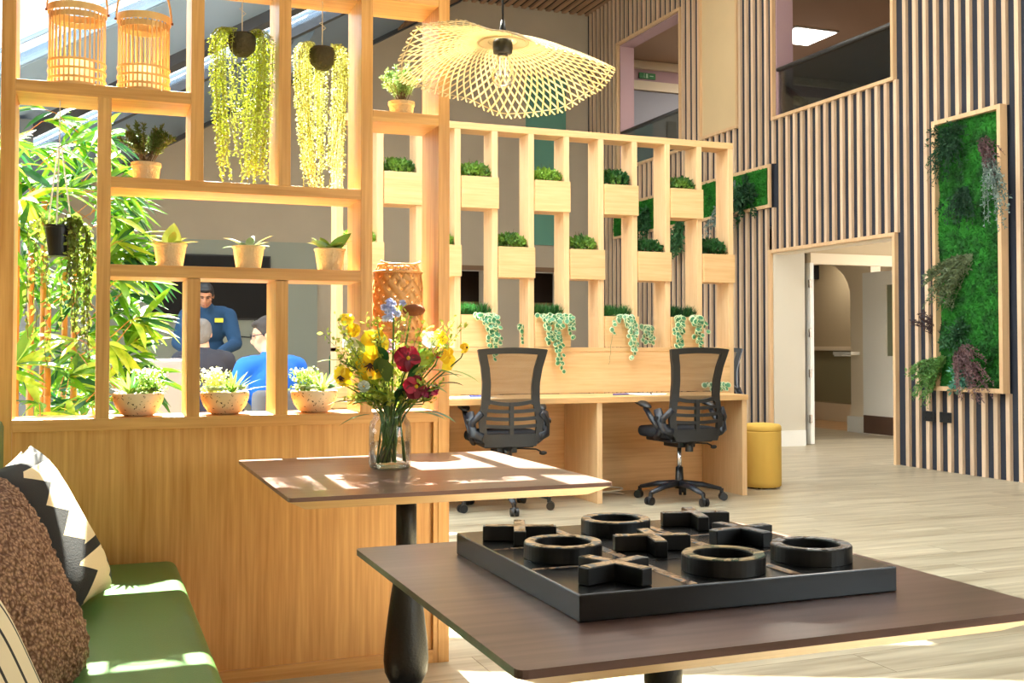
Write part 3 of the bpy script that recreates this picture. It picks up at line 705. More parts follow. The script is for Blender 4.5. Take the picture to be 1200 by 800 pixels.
    t.location = loc; t.rotation_euler = (0, 0, rz)
    return t
ch = office_chair((3.905, 6.80, 0), R(2), 'black mesh office chair at right of the desk, whole base in view')
ch1 = dup(ch, (2.60, 6.87, 0), R(-8), 'black mesh office chair at left, behind the vase table')
dup(ch, (3.95, 9.7, 0), R(170), 'black office chair beyond the screen, seen through the bottom middle gap')
dup(ch, (6.0, 9.8, 0), R(120), 'black office chair beyond the screen near the right end posts')

# stool
st = thing('round_stool', 'mustard yellow upholstered round drum stool beside the desk', 'stool', (4.875, 7.22, 0))
MUST = mat('mustard_fabric', rgb(206,166,74), .85, bump=.15, bscale=300)
obj('drum', MB().lathe([(.140, .012), (.148, .02), (.15, .05), (.15, .43), (.149, .44)], 40, (4.875, 7.22, 0)), MUST, st, smooth=True)
obj('seat_top', MB().lathe([(.149, .441), (.152, .45), (.15, .475), (.138, .49), (.09, .497), (.0, .498)], 40, (4.875, 7.22, 0), capt=False), MUST, st, smooth=True)
for i in range(4):
    a = math.pi/4+i*math.pi/2; obj('foot', MB().lathe([(.012, 0), (.012, .013)], 10, (4.875+.1*math.cos(a), 7.22+.1*math.sin(a), 0)), BLACKP, st)

# ================================================================== tables
def table(name, label, x0, x1, y0, y1, ped, group='square pedestal tables'):
    t = thing(name, label, 'table', (ped[0], ped[1], 0), group=group)
    zt = .74; m = MB(); r = .012
    def rr(a0, a1, b0, b1, rad):
        p = []
        for cx, cy, s in ((a1-rad, b1-rad, 0), (a0+rad, b1-rad, 1), (a0+rad, b0+rad, 2), (a1-rad, b0+rad, 3)):
            for i in range(4):
                q = (s+i/3)*math.pi/2; p.append((cx+rad*math.cos(q), cy+rad*math.sin(q)))
        return p
    obj('table_top', MB().prism(rr(x0, x1, y0, y1, .012), zt-.010, zt), WALNUT, t)
    u = MB(); A = rr(x0+.001, x1-.001, y0+.001, y1-.001, .012); Bq = rr(x0+.045, x1-.045, y0+.045, y1-.045, .012); n = len(A)
    u.add([(x, y, zt-.010) for x, y in A]+[(x, y, zt-.034) for x, y in Bq], [(i, n+i, n+(i+1) % n, (i+1) % n) for i in range(n)]+[tuple(n+i for i in range(n))])
    obj('chamfered_edge', u, TOPEDGE, t)
    c = (ped[0], ped[1], 0)
    obj('mount_plate', MB().box((ped[0]-.14, ped[1]-.14, .694), (ped[0]+.14, ped[1]+.14, .706)), BLACKM, t)
    obj('column', MB().lathe([(.029, .47), (.029, .694)], 28, c), BLACKM, t, smooth=True)
    obj('collar', MB().lathe([(.028, .462), (.038, .466), (.040, .473), (.038, .480), (.028, .484)], 28, c), BLACKM, t, smooth=True)
    obj('baluster', MB().lathe([(.024, .13), (.045, .145), (.060, .175), (.0635, .21), (.060, .26), (.052, .33), (.042, .40), (.034, .445), (.031, .465)], 32, c), BLACKM, t, smooth=True)
    obj('neck', MB().lathe([(.05, .03), (.03, .06), (.024, .10), (.024, .135)], 24, c), BLACKM, t, smooth=True)
    obj('base_disc', MB().lathe([(.25, 0), (.25, .010), (.20, .018), (.05, .032)], 40, c), BLACKM, t, smooth=False)
    return t
table('pedestal_table', 'square dark walnut table with the flower vase, beside the divider', .428, 1.255, 2.52, 3.43, (.838, 2.99))
table('pedestal_table', 'square dark walnut table in front carrying the black game board', .429, 1.199, 1.09, 1.855, (.815, 1.47))

# ------------------------------------------------------------------ game board
def marble(name, base, streak, amt):
    m, nt, b = newmat(name); L = nt.links.new
    t = nt.nodes.new('ShaderNodeTexCoord'); n = nt.nodes.new('ShaderNodeTexNoise'); n.inputs['Scale'].default_value = 14; n.inputs['Detail'].default_value = 6; n.inputs['Distortion'].default_value = 2.5
    g = nt.nodes.new('ShaderNodeNewGeometry'); L(g.outputs['Position'], n.inputs['Vector'])
    cr = nt.nodes.new('ShaderNodeValToRGB'); e = cr.color_ramp.elements; e[0].position = .5-amt; e[0].color = base; e[1].position = .5+.02; e[1].color = streak
    x = cr.color_ramp.elements.new(.5+.12); x.color = rgb(120,130,140) if amt < .2 else rgb(70,96,84)
    L(n.outputs['Fac'], cr.inputs[0]); L(cr.outputs[0], b.inputs['Base Color']); b.inputs['Roughness'].default_value = .22
    return m
BOARDB = mat('board_black_resin', rgb(9,9,11), .22, var=.2, vscale=6); COPPER = marble('copper_marbling', rgb(110,84,68), rgb(214,176,142), .10)
PIECEB = mat('piece_black', rgb(12,11,11), .4)
gb = thing('game_board', 'thick black noughts and crosses board with copper marbled lines', 'board game', (.822, 1.495, .74))
gx0, gx1, gy0, gy1 = .575, 1.068, 1.25, 1.742
obj('board', B((gx0, gy0, .74), (gx1, gy1, .7755)), BOARDB, gb, bevel=.002)
for xx in (.739, .903):
    obj('dividing_line', B((xx-.0075, gy0+.004, .7752), (xx+.0075, gy1-.004, .7762)), COPPER, gb)
for yy in (1.415, 1.575):
    for i in range(3):
        obj('dividing_line', B((gx0+.004+i*.164, yy-.0035, .7752), (gx0+.158+i*.164, yy+.0035, .7760)), COPPER if i != 1 else BOARDB, gb)
TOPM = [marble('cream_marbling', rgb(92,76,62), rgb(222,190,156), .10), marble('green_marbling', rgb(74,66,56), rgb(200,176,140), .22), marble('dark_marbling', rgb(60,60,66), rgb(160,160,166), .1)]
pc = {'left': .652, 'middle': .815, 'right': .977}; pr = {'back': 1.640, 'centre': 1.478, 'front': 1.310}
def ring(cn, rn, x, y, mt, rot=0):
    t = thing('nought_piece', 'black ring piece with marbled top in the %s column, %s square' % (cn, rn), 'game piece', (x, y, .776), rot, 'ring pieces on the game board')
    n = 48; ro, ri = .058, .041
    m = MB().lathe([(ri, 0), (ro, 0), (ro, .021), (ro-.001, .0225), (ri+.001, .0225), (ri, .021), (ri, 0)], n, capb=False, capt=False)
    obj('ring', m, PIECEB, t, local=True, smooth=False)
    obj('ring_top', MB().lathe([(ri+.001, .0226), (ri+.002, .0238), (ro-.002, .0238), (ro-.001, .0226)], n, capb=False, capt=False), mt, t, local=True)
def cross(cn, rn, x, y, mt, rot, long=.118):
    t = thing('cross_piece', 'black cross piece with marbled top in the %s column, %s square' % (cn, rn), 'game piece', (x, y, .776), rot, 'cross pieces on the game board')
    w_, l = .0095, long/2
    pl_ = [(w_, w_), (l, w_), (l, -w_), (w_, -w_), (w_, -l), (-w_, -l), (-w_, -w_), (-l, -w_), (-l, w_), (-w_, w_), (-w_, l), (w_, l)][::-1]
    obj('cross', MB().prism(pl_, 0, .0225), PIECEB, t, local=True, bevel=.0012)
    s_ = .93; obj('cross_top', MB().prism([(a*s_ if abs(a) > .02 else a*.9, b_*s_ if abs(b_) > .02 else b_*.9) for a, b_ in pl_], .0225, .0235), mt, t, local=True)
cross('left', 'back', .648, 1.640, TOPM[0], R(-21))
ring('left', 'centre', .655, 1.483, TOPM[0])
cross('left', 'front', .657, 1.318, TOPM[0], R(20))
ring('middle', 'back', .826, 1.652, TOPM[0])
cross('middle', 'centre', .805, 1.487, TOPM[0], R(-14))
ring('middle', 'front', .826, 1.318, TOPM[1])
cross('right', 'back', .986, 1.664, TOPM[2], R(-16))
cross('right', 'centre', .972, 1.498, TOPM[2], R(10))
ring('right', 'front', .986, 1.336, TOPM[2])

# ================================================================== vase and flowers
VX, VY = .803, 3.04
VG = glassmat('ribbed_vase_glass', (.96, .985, .975, 1), .05, .03)
va = thing('glass_vase', 'clear ribbed glass vase of garden flowers on the walnut table', 'vase', (VX, VY, .74))
rib = lambda j, r, z: 1+(.035 if j % 2 else 0)*(1 if .02 < z < .115 else 0)
obj('vase_body', MB().lathe([(.048, .0), (.058, .004), (.0605, .014), (.0605, .115), (.057, .132), (.049, .142), (.046, .150), (.049, .158)], 56, (VX, VY, .74), rib=rib, capt=False), VG, va, smooth=True)
obj('glass_foot', MB().lathe([(.045, .001), (.057, .005), (.057, .011), (.045, .013)], 40, (VX, VY, .74)), glassmat('thick_glass', (.80, .88, .85, 1), .12, .05), va, smooth=True)
obj('water', MB().lathe([(.055, .015), (.056, .075), (.0, .075)], 32, (VX, VY, .74), capt=False), glassmat('water', (.96, .98, .97, 1), .01, .02), va, smooth=True)
GSTEM = leafmat('flower_stem', rgb(60,96,40), rgb(96,132,52), .1)
YEL = leafmat('yellow_petal', rgb(236,190,20), rgb(250,222,40), .35, .5, 20)
REDP = leafmat('crimson_petal', rgb(126,8,34), rgb(196,16,52), .3, .5, 20)
MAG = leafmat('magenta_petal', rgb(150,16,70), rgb(196,40,100), .3, .5)
WHT = leafmat('white_petal', rgb(226,228,214), rgb(246,246,238), .4, .5)
BLUEP = leafmat('pale_blue_petal', rgb(150,160,214), rgb(206,210,238), .4, .5)
DARKC = mat('flower_dark_centre', rgb(70,34,14), .8); YELC = mat('flower_yellow_centre', rgb(226,180,40), .8)
RUST = mat('rust_seed_head', rgb(132,70,32), .9, bump=.4)
def petal(m, c, ang, L, W, F, seed):
    """rounded petal in the frame F (columns: right, up, normal)"""
    r = random.Random(seed); n = 9; pts = []
    ax = F @ Vector((math.cos(ang), math.sin(ang), 0)); pe = F @ Vector((-math.sin(ang), math.cos(ang), 0)); nn = F @ Vector((0, 0, 1))
    rows_ = []
    for i in range(5):
        u = i/4; wv = W*.5*(math.sin(math.pi*(u*.78+.12)))**.6 if i < 4 else W*.26
        wob = r.uniform(-.004, .004)
        rows_.append([c+ax*L*u*(1-.10*abs(k)/2 if i == 4 else 1)+pe*wv*k/2+nn*(.012*u*u*(-1)+wob*(abs(k) > 1)+.05*W*(k*k)*.3) for k in (-2, -1, 0, 1, 2)])
    vs = [p for q in rows_ for p in q]
    m.add(vs, [(i*5+j, i*5+j+1, (i+1)*5+j+1, (i+1)*5+j) for i in range(4) for j in range(4)])
def flower(label, pos, nrm, mt, L, W, n=5, cm=DARKC, crad=.006, seed=0, stem_to=None, veins=True, cat='flower', group='flowers in the glass vase'):
    pos = Vector(pos); nrm = Vector(nrm).normalized()
    base = Vector((VX+random.Random(seed*9).uniform(-.046, .046), VY+random.Random(seed*5+1).uniform(-.03, .03), .758))
    t = thing('flower', label, cat, tuple(base), group=group)
    a = nrm.cross(Vector((0, 0, 1))).normalized()*-1; up = nrm.cross(a)*-1 if False else a.cross(nrm)*-1
    F = Matrix((a, up, nrm)).transposed()
    for i in range(n):
        m = MB(); petal(m, pos+nrm*.002*(i % 2), R(90)+2*math.pi*i/n+(.1 if i else 0), L*(1 if i else .95), W, F, seed*10+i)
        obj('petal', m, mt, t, smooth=True)
    m = MB().sph(pos+nrm*.003, (crad, crad, crad), 8, 6); 
    if veins and cm is DARKC:
        for q in (-1, 0, 1, 2.2, -2.2):
            e = F @ Vector((math.sin(q*.55)*L*.42, -math.cos(q*.55)*L*.42, 0)); m.tube([pos+nrm*.005, pos+e+nrm*.0035], [.0045, .0012], 4)
    obj('flower_centre', m, cm, t)
    neck = Vector((VX+(pos.x-VX)*.2, VY+(pos.y-VY)*.2, .895))
    mid = pos-nrm*.02+Vector((0, 0, -.03)); obj('stem', MB().tube([base, neck, (neck+mid)/2+Vector((0, 0, .012)), mid, pos-nrm*.003], [.0028, .0026, .0024, .002, .002], 6), GSTEM, t, smooth=True)
    return t
# camera-facing-ish normals vary; positions = points in the bouquet (x, y, z)
def fp(px, py, dy=0):       # offsets in metres inside the bouquet, right of / above the vase centre as seen in the room
    return (VX+px*.93, VY-px*.36+dy, .74+py)
flower('large yellow pansy with dark centre, lower of the two big yellow ones', fp(-.065, .295, -.03), (-.25, -1, .15), YEL, .046, .052, 5, DARKC, seed=1)
flower('yellow pansy with dark centre above the lower big yellow one', fp(-.045, .365, -.02), (.1, -1, .45), YEL, .044, .05, 5, DARKC, seed=2)
flower('crimson flower, upper of the two large red ones', fp(.035, .315, -.06), (0, -1, .15), REDP, .040, .056, 5, YELC, seed=3, veins=False)
flower('crimson flower with pale veins, lower of the two large red ones', fp(.060, .235, -.05), (.25, -1, .1), REDP, .037, .05, 5, YELC, seed=4, veins=False)
flower('small magenta flower low at the right of the bouquet', fp(.105, .215, -.02), (.6, -.8, .1), MAG, .024, .03, 5, DARKC, .004, seed=5, veins=False)
flower('small magenta flower at the far right end of the low sprig', fp(.135, .225, 0), (.8, -.6, 0), MAG, .018, .022, 5, DARKC, .003, seed=6, veins=False)
flower('yellow flower at the upper left tip of the bouquet', fp(-.125, .43, .0), (-.4, -.8, .5), YEL, .022, .026, 5, YELC, .004, seed=7, veins=False)
flower('yellow flower just below the upper left tip', fp(-.105, .395, .0), (-.1, -1, 0), YEL, .022, .026, 5, YELC, .004, seed=8, veins=False)
flower('orange yellow flower drooping at the left side', fp(-.145, .262, -.02), (-.8, -.6, -.2), YEL, .035, .036, 5, DARKC, .004, seed=9)
flower('bright yellow flower at the upper right', fp(.150, .375, .01), (.3, -1, .3), YEL, .028, .030, 5, YELC, .004, seed=10, veins=False)
flower('small yellow flower alone at the extreme right', fp(.225, .345, .02), (.5, -.8, 0), YEL, .018, .02, 5, DARKC, .003, seed=11, veins=False)
flower('large yellow flower at the right behind the white one', fp(.175, .315, .02), (.6, -.8, .1), YEL, .040, .045, 5, YELC, .004, seed=12, veins=False)
flower('white flower at the right of the crimson ones', fp(.115, .37, -.01), (.1, -1, .3), WHT, .026, .034, 6, YELC, .004, seed=13, veins=False)
flower('white bud flower on the left between yellow ones', fp(-.115, .355, -.01), (-.4, -.9, .2), WHT, .024, .03, 5, YELC, .003, seed=14, veins=False)
flower('small white flower low on the left', fp(-.085, .235, -.04), (-.3, -1, 0), WHT, .018, .024, 5, YELC, .003, seed=15, veins=False)
flower('yellow green blossom at right of the crimson flowers', fp(.10, .315, -.02), (.1, -1, .2), leafmat('lime_petal', rgb(190,206,60), rgb(230,232,120), .5), .030, .03, 7, YELC, .005, seed=16, veins=False)
flower('small red and yellow bud at the right of the white flower', fp(.138, .328, -.02), (.5, -.9, .1), REDP, .014, .016, 5, YELC, .003, seed=17, veins=False)
flower('lilac pink blossom behind the upper crimson flower', fp(-.0, .355, .02), (-.1, -1, .4), leafmat('lilac', rgb(196,140,180), rgb(226,186,214), .4), .022, .026, 6, YELC, .003, seed=18, veins=False)
# pale blue cluster
bt = thing('flower', 'pale blue flower cluster at the top of the bouquet', 'flower', (VX, VY, .758), group='flowers in the glass vase')
r = random.Random(4); m = MB()
for i in range(14):
    c = Vector(fp(.012+r.uniform(-.032, .036), .455+r.uniform(-.028, .028), r.uniform(-.02, .02))); nrm = (Vector((r.uniform(-.5, .5), -1, r.uniform(-.1, .6)))).normalized()
    a = nrm.cross(Vector((0, 0, 1))).normalized()*-1; F = Matrix((a, a.cross(nrm)*-1, nrm)).transposed()
    for k in range(5): petal(m, c, k*1.256, .011, .012, F, i*7+k)
obj('blossom', m, BLUEP, bt, smooth=True, kind='stuff'); obj('stem', MB().tube([(VX, VY, .758), (VX+.005, VY, .9), fp(.01, .43)], .0028, 6), GSTEM, bt)
rs = thing('seed_head', 'rust brown cone seed head beside the pale blue flowers', 'flower', (VX, VY, .758), group='flowers in the glass vase')
sh_ = MB().sph(fp(.068, .452), (.034, .024, .017), 14, 10); c0 = Vector(fp(.068, .452)); r = random.Random(3)
for i in range(60): dd = rdir(r); sh_.leaf(c0+Vector((dd.x*.028, dd.y*.02, dd.z*.014)), dd, .014, .006, 0, 1)
obj('cone', sh_, RUST, rs); obj('stem', MB().tube([(VX+.01, VY, .758), (VX+.01, VY, .9), fp(.06, .44)], .0028, 6), GSTEM, rs)
# foliage of the bouquet: broad leaves and fine sprigs
lf_ = thing('foliage_spray', 'mixed green leaves and fine sprigs among the vase flowers', 'foliage', (VX, VY, .758), group='greenery in the glass vase')
r = random.Random(11)
specs = [(-.03,.20,-.6,.3,.09,.045),(.02,.19,.1,.5,.09,.04),(.06,.16,.9,.1,.10,.035),(.09,.165,1,-.05,.09,.035),(-.06,.155,-1,-.05,.09,.032),(-.09,.22,-.8,.5,.09,.03),(-.02,.25,-.2,.8,.10,.05),(.10,.28,.9,.1,.10,.04),(.14,.26,.7,.3,.08,.03),(-.12,.30,-.9,.3,.10,.03),(.04,.24,.2,.8,.1,.03),(-.05,.19,-.5,.1,.07,.05),(-.02,.30,-.3,.7,.08,.04),(.05,.27,.5,.5,.08,.04),(.08,.24,.8,.0,.08,.035),(-.04,.27,.1,.9,.08,.045),(-.09,.27,-.6,.5,.08,.035),(.01,.22,.6,.4,.08,.045),(.0,.28,-.5,.4,.08,.04),(.12,.30,.4,.8,.07,.03),(.16,.28,.9,-.1,.09,.03),(-.01,.20,-.7,.5,.09,.045),(.03,.30,.2,.9,.08,.04),(.07,.30,.3,.8,.08,.035),(-.07,.32,-.4,.8,.08,.035),(.12,.24,.9,.3,.08,.04),(-.03,.17,.5,.5,.08,.045),(.09,.20,.6,.6,.09,.04),(-.10,.19,-.9,.2,.09,.035)]
for (a, b_, dx, dz, L, W) in specs:
    m = MB().leaf(fp(a, b_, r.uniform(-.05, 0)), (dx*.93, -.25-dx*.36, dz), L, W, .3, 5); obj('leaf', m, LEAFDK if r.random() < .6 else LEAFLT, lf_, smooth=True)
m = MB(); m2 = MB()
for i in range(52):
    a = r.uniform(-1, 1); h = r.uniform(.16, .46); e = Vector(fp(a*(.05+h*.38), h, r.uniform(-.07, .06))); b0_ = Vector((VX+a*.02, VY, .80)); nk = Vector((VX+a*.03, VY, .90))
    pts = [b0_, nk, (nk+e)/2+Vector((0, 0, .02)), e]; m2.tube(pts, .0009 if i > 3 else .0024, 4)
    for q in range(46):
        t = r.uniform(.22, 1.05); p = nk.lerp(e, t)+Vector((0, 0, .02*math.sin(t*3)))+rdir(r)*.010; m.dia(p, (rdir(r)+Vector((0, 0, .6))).normalized(), r.uniform(.009, .021), r.uniform(.005, .012), rdir(r))
obj('sprigs', m, LEAFYL if False else leafmat('sprig_leaf', rgb(84,124,40), rgb(196,204,84), .45, .5, 22), lf_, kind='stuff'); obj('sprig_stems', m2, GSTEM, lf_)
m = MB()
for i in range(2):
    b0_ = Vector((VX+r.uniform(-.035, .035), VY+r.uniform(-.03, .03), .757)); m.tube([b0_, Vector((VX+r.uniform(-.02, .02), VY+r.uniform(-.02, .02), .90))], .0032, 6)
obj('submerged_stems', m, GSTEM, lf_)

# ================================================================== plants in the divider
def zs(n): return n
ZR, Z3, Z2, Z4 = .865, 1.345, 1.62, 1.895
YS = 3.715
def pot_small(name, label, x, y, z, r0, r1, h, group):
    t = thing(name, label, 'plant', (x, y, z), group=group)
    obj('pot', MB().lathe([(r0, 0), (r1, h-.008), (r1+.003, h-.006), (r1+.003, h), (r1-.005, h), (r1-.008, h-.012), (0, h-.012)], 28, (x, y, z), capt=False), TERRA, t, smooth=False)
    obj('soil', MB().lathe([(r1-.007, h-.014), (0, h-.010)], 20, (x, y, z), capb=False, capt=False), SOIL, t)
    return t
# three succulents on the middle shelf
succ = [(.242, 'succulent with one big upright lime leaf, leftmost jute pot on the middle shelf', 71),
        (.493, 'grey green rosette succulent in a jute pot, centre of the middle shelf', 72),
        (.767, 'broad leaved succulent with reddish tips in a jute pot, right on the middle shelf', 73)]
SUC2 = [leafmat('succulent_lime', rgb(140,170,60), rgb(204,214,112), .4, .35, 12), leafmat('succulent_grey', rgb(120,158,120), rgb(206,222,180), .25, .35, 12), leafmat('succulent_broad', rgb(112,146,60), rgb(196,200,116), .3, .35, 12)]
RED_T = leafmat('red_tipped_leaf', rgb(150,90,66), rgb(190,140,96), .3, .4)
for i, (x, lb, sd2) in enumerate(succ):
    t = pot_small('potted_succulent', lb, x, YS, Z3, .040, .051, .078, 'succulents on the middle shelf'); r = random.Random(sd2)
    n = (8, 11, 10)[i]; top = Z3+.07
    for k in range(n):
        a = 2*math.pi*k/n+r.uniform(-.2, .2); el = r.uniform(.25, .65) if k % 2 else r.uniform(.5, 1.2)
        L = (.078, .088, .090)[i]*r.uniform(.8, 1.15); W = (.030, .026, .034)[i]*r.uniform(.85, 1.1)
        m = MB().leaf((x+.008*math.cos(a), YS+.008*math.sin(a), top), (math.cos(a), math.sin(a), el), L, W, .22, 6, .25, tip=.8)
        obj('leaf', m, RED_T if k in (3,) else SUC2[i], t, smooth=True)
    if i == 0:
        obj('leaf', MB().leaf((x+.0, YS-.012, top), (.15, -.1, 1), .075, .062, .0, 6, .5, nrm=(0, -1, .1), tip=.6), SUC2[0], t, smooth=True)
        obj('leaf', MB().leaf((x+.01, YS-.01, top), (1, -.4, .35), .085, .026, .15, 6, .3, tip=.6), SUC2[0], t, smooth=True)
        obj('leaf', MB().leaf((x-.01, YS-.01, top), (-1, -.1, .25), .07, .022, .2, 6, .3, tip=.6), SUC2[0], t, smooth=True)
    if i == 2:
        obj('leaf', MB().leaf((x+.0, YS-.02, top), (.75, -.1, .8), .10, .04, .1, 6, .3, nrm=(0, -1, .3), tip=.6), SUC2[2], t, smooth=True)
        obj('leaf', MB().leaf((x, YS-.02, top), (-.9, -.2, .55), .085, .034, .15, 6, .3, nrm=(0, -1, .3), tip=.6), SUC2[2], t, smooth=True)
# three bowls on the rail
SPECK = mat('speckled_stoneware', rgb(228,186,134), .7)
nt = SPECK.node_tree; tcn = nt.nodes.new('ShaderNodeTexCoord'); vn = nt.nodes.new('ShaderNodeTexNoise'); vn.inputs['Scale'].default_value = 110; vn.inputs['Detail'].default_value = 3
nt.links.new(tcn.outputs['Object'], vn.inputs['Vector']); crn = nt.nodes.new('ShaderNodeValToRGB'); crn.color_ramp.elements[0].position = .335; crn.color_ramp.elements[0].color = rgb(70,44,26); crn.color_ramp.elements[1].position = .365; crn.color_ramp.elements[1].color = rgb(230,204,168)
nt.links.new(vn.outputs['Fac'], crn.inputs[0]); nt.links.new(crn.outputs[0], nt.nodes['Principled BSDF'].inputs['Base Color'])
bowls = [(.148, 'speckled bowl with dark green agave and white blossoms, leftmost on the lower rail', 1), (.419, 'speckled bowl of spiky yellow green succulents, middle of the lower rail', 2), (.716, 'speckled bowl with pale echeveria and yellow spiky leaves, rightmost on the lower rail', 3)]
for i, (x, lb, s_) in enumerate(bowls):
    t = thing('planted_bowl', lb, 'plant', (x, YS, ZR), group='bowls on the lower rail'); r = random.Random(s_*31)
    c = (x, YS, ZR)
    obj('bowl', MB().lathe([(.040, 0), (.052, .006), (.068, .028), (.077, .052), (.079, .068), (.077, .0745), (.073, .0745), (.071, .062), (0, .060)], 36, c, capt=False), SPECK, t, smooth=True)
    obj('soil', MB().lathe([(.072, .061), (0, .066)], 20, c, capb=False, capt=False), SOIL, t)
    z = ZR+.064; side = -1 if i == 0 else 1
    ag = (x+side*(.022 if i else .026), YS-.005)
    n = 24
    for k in range(n):
        a = k*2.399; el = .25+1.6*(1-k/n)**.8 if False else .35+1.5*k/n
        L = r.uniform(.082, .125); m = MB().leaf((ag[0], ag[1], z), (math.cos(a), math.sin(a), el), L, .012, .12, 4, .35, tip=.8)
        obj('leaf', m, LEAFAG if i == 0 else LEAFAGY, t, smooth=True)
    # small rosettes in front
    ros = [(-.045*(1 if i else -1), -.03, .020), (-.015*(1 if i else -1), -.048, .022), (.05, -.035, .024) if i else (.035, -.03, .02), (-.052*(1 if i else -1), .0, .022)]
    for (dx, dy, rr_) in ros:
        m = MB()
        for k in range(22):
            a = k*2.399; el = .1+1.8*k/22; m.leaf((x+dx, YS+dy, z+.004+.012), (math.cos(a), math.sin(a), el), rr_*1.45*(1-.4*k/22), rr_*.62, .1, 3, .4, tip=.8)
        obj('rosette', m, SUC2[1] if i != 0 else LEAFAG, t, smooth=True)
    m = MB(); fl = MB()
    cx_ = x+(.030 if i == 0 else -.035)
    for k in range(420):
        p = Vector((cx_+r.gauss(0, .020), YS+r.gauss(0, .022), z+r.uniform(0, .070))); m.dia(p, (rdir(r)+Vector((0, 0, .9))).normalized(), r.uniform(.010, .018), .006, rdir(r))
        if k % 3 == 0:
            q = Vector((cx_+r.gauss(0, .022), YS+r.gauss(0, .02), z+r.uniform(.045, .088))); fl.dia(q, rdir(r), .009, .008, rdir(r))
    obj('filler_foliage', m, LEAFAGY if i else LEAFDK, t, kind='stuff'); obj('tiny_blossoms', fl, leafmat('tiny_white%d' % i, rgb(206,218,150), rgb(238,240,214), .4), t, kind='stuff')
# bushy pots on the upper shelves
def bushy(x, z, label, lm, seed, ph=.062, rx=.098):
    t = thing('potted_bush', label, 'plant', (x, YS, z), group='small bushes in jute pots on the upper shelves')
    obj('pot', MB().lathe([(.038, 0), (.044, ph-.014), (.047, ph-.012), (.047, ph), (.042, ph), (.040, ph-.010), (0, ph-.010)], 28, (x, YS, z), capt=False), TERRA, t)
    r = random.Random(seed); m = MB(); st2 = MB()
    for i in range(30):
        a = r.uniform(0, 6.283); e = r.uniform(.15, 1)**.7; tip_ = Vector((x+math.cos(a)*rx*e, YS+math.sin(a)*rx*.85*e, z+ph+.028+.105*(1-.62*e*e)*r.uniform(.75, 1.08)))
        b_ = Vector((x+r.uniform(-.012, .012), YS+r.uniform(-.012, .012), z+ph-.012)); mid = b_.lerp(tip_, .5)+Vector((0, 0, .014)); st2.tube([b_, mid, tip_], [.0018, .0012, .0008], 4)
        for k in range(80):
            u = r.uniform(.3, 1); p = b_.lerp(tip_, u)+Vector((0, 0, .014*math.sin(u*3.1))); d = (rdir(r)*1.1+(tip_-b_).normalized()).normalized()
            m.dia(p, d, r.uniform(.010, .019), .0042, rdir(r))
    obj('foliage', m, lm, t, kind='stuff'); obj('stems', st2, STEM, t)
bushy(.166, Z2, 'small olive green bush in a jute pot on the upper left shelf', LEAFLT, 5)
bushy(1.020, Z4, 'small pale green bush in a jute pot high at right by the pendant lamp', leafmat('pale_bush_leaf', rgb(110,146,70), rgb(190,210,130), .4, .5), 6, .055, .08)

# ------------------------------------------------------------------ hanging string plants
def hanging(x, zc, label, seed, zbot, spread=.105):
    t = thing('hanging_plant', label, 'plant', (x, YS, zc), group='yellow green string plants hanging in the upper cubbies'); r = random.Random(seed)
    obj('pot', MB().lathe([(.0, -.048), (.022, -.044), (.040, -.026), (.047, 0), (.044, .020), (.038, .030), (.034, .022), (0, .018)], 24, (x, YS, zc), capb=False, capt=False), mat('mossy_pot', rgb(64,56,34), .9, bump=.6, bscale=80, var=.4, vscale=20), t, smooth=True)
    obj('moss_pad', MB().sph((x, YS-.006, zc-.030), (.026, .026, .014), 12, 8), leafmat('pad', rgb(110,150,20), rgb(150,190,40), .2), t, smooth=True)
    top = 2.277
    obj('cord', MB().tube([(x, YS, zc+.012), (x, YS, top)], .0018, 5).tube([(x, YS, zc+.09), (x+.012, YS, zc+.10), (x, YS, zc+.11), (x-.010, YS, zc+.115), (x, YS, zc+.12)], .0014, 5), STRING, t)
    m = MB(); vm = MB()
    for i in range(78):
        a = r.uniform(0, 2*math.pi) if i > 16 else r.choice((0, math.pi))+r.uniform(-.5, .5)
        if -2.25 < math.remainder(a, 2*math.pi) < -.9: a += math.pi*.85
        rr_ = r.uniform(.5, 1.0)*spread; zb = zbot+(zc-zbot)*max(0, r.gauss(.18, .22)) if i > 10 else zbot+r.uniform(0, .08)
        zb = min(zb, zc-.12); ex = x+math.cos(a)*rr_; ey = YS+math.sin(a)*rr_*.72
        pts = [Vector((x+math.cos(a)*.03, YS+math.sin(a)*.03, zc+.015))]
        for q in range(1, 4): u = q/3; pts.append(Vector((x+math.cos(a)*(.03+(rr_-.03)*u), YS+math.sin(a)*(.03+(rr_-.03)*u)*.8, zc+.02+.035*math.sin(u*math.pi*.8)-.03*u*u)))
        L = pts[-1].z-zb; n = int(L/.03)
        sw = r.uniform(-.02, .02)-(.35*math.cos(a)*rr_)
        for q in range(1, n+1): u = q/n; pts.append(Vector((ex+sw*u*u+r.uniform(-.003, .003), ey+r.uniform(-.003, .003), pts[3].z-L*u)))
        vm.tube(pts, .0009, 3, caps=False)
        for p0, p1 in zip(pts[:-1], pts[1:]):
            seg = (p1-p0).length; kk = max(2, int(seg/.0048))
            for j in range(kk):
                p = p0.lerp(p1, j/kk); d = rdir(r); d.z = abs(d.z)*.2-.45; d.normalize(); m.dia(p, d, r.uniform(.008, .013), .0040, rdir(r))
    obj('strands', m, LEAFYL, t, kind='stuff'); obj('vines', vm, leafmat('string_vine', rgb(150,150,60), rgb(180,180,80), .2), t)
hanging(.468, 2.105, 'yellow green string plant hanging in the left upper cubby, strands spread wide', 21, 1.64, .108)
hanging(.738, 2.085, 'yellow green string plant hanging in the right upper cubby, strands meeting low', 22, 1.625, .098)
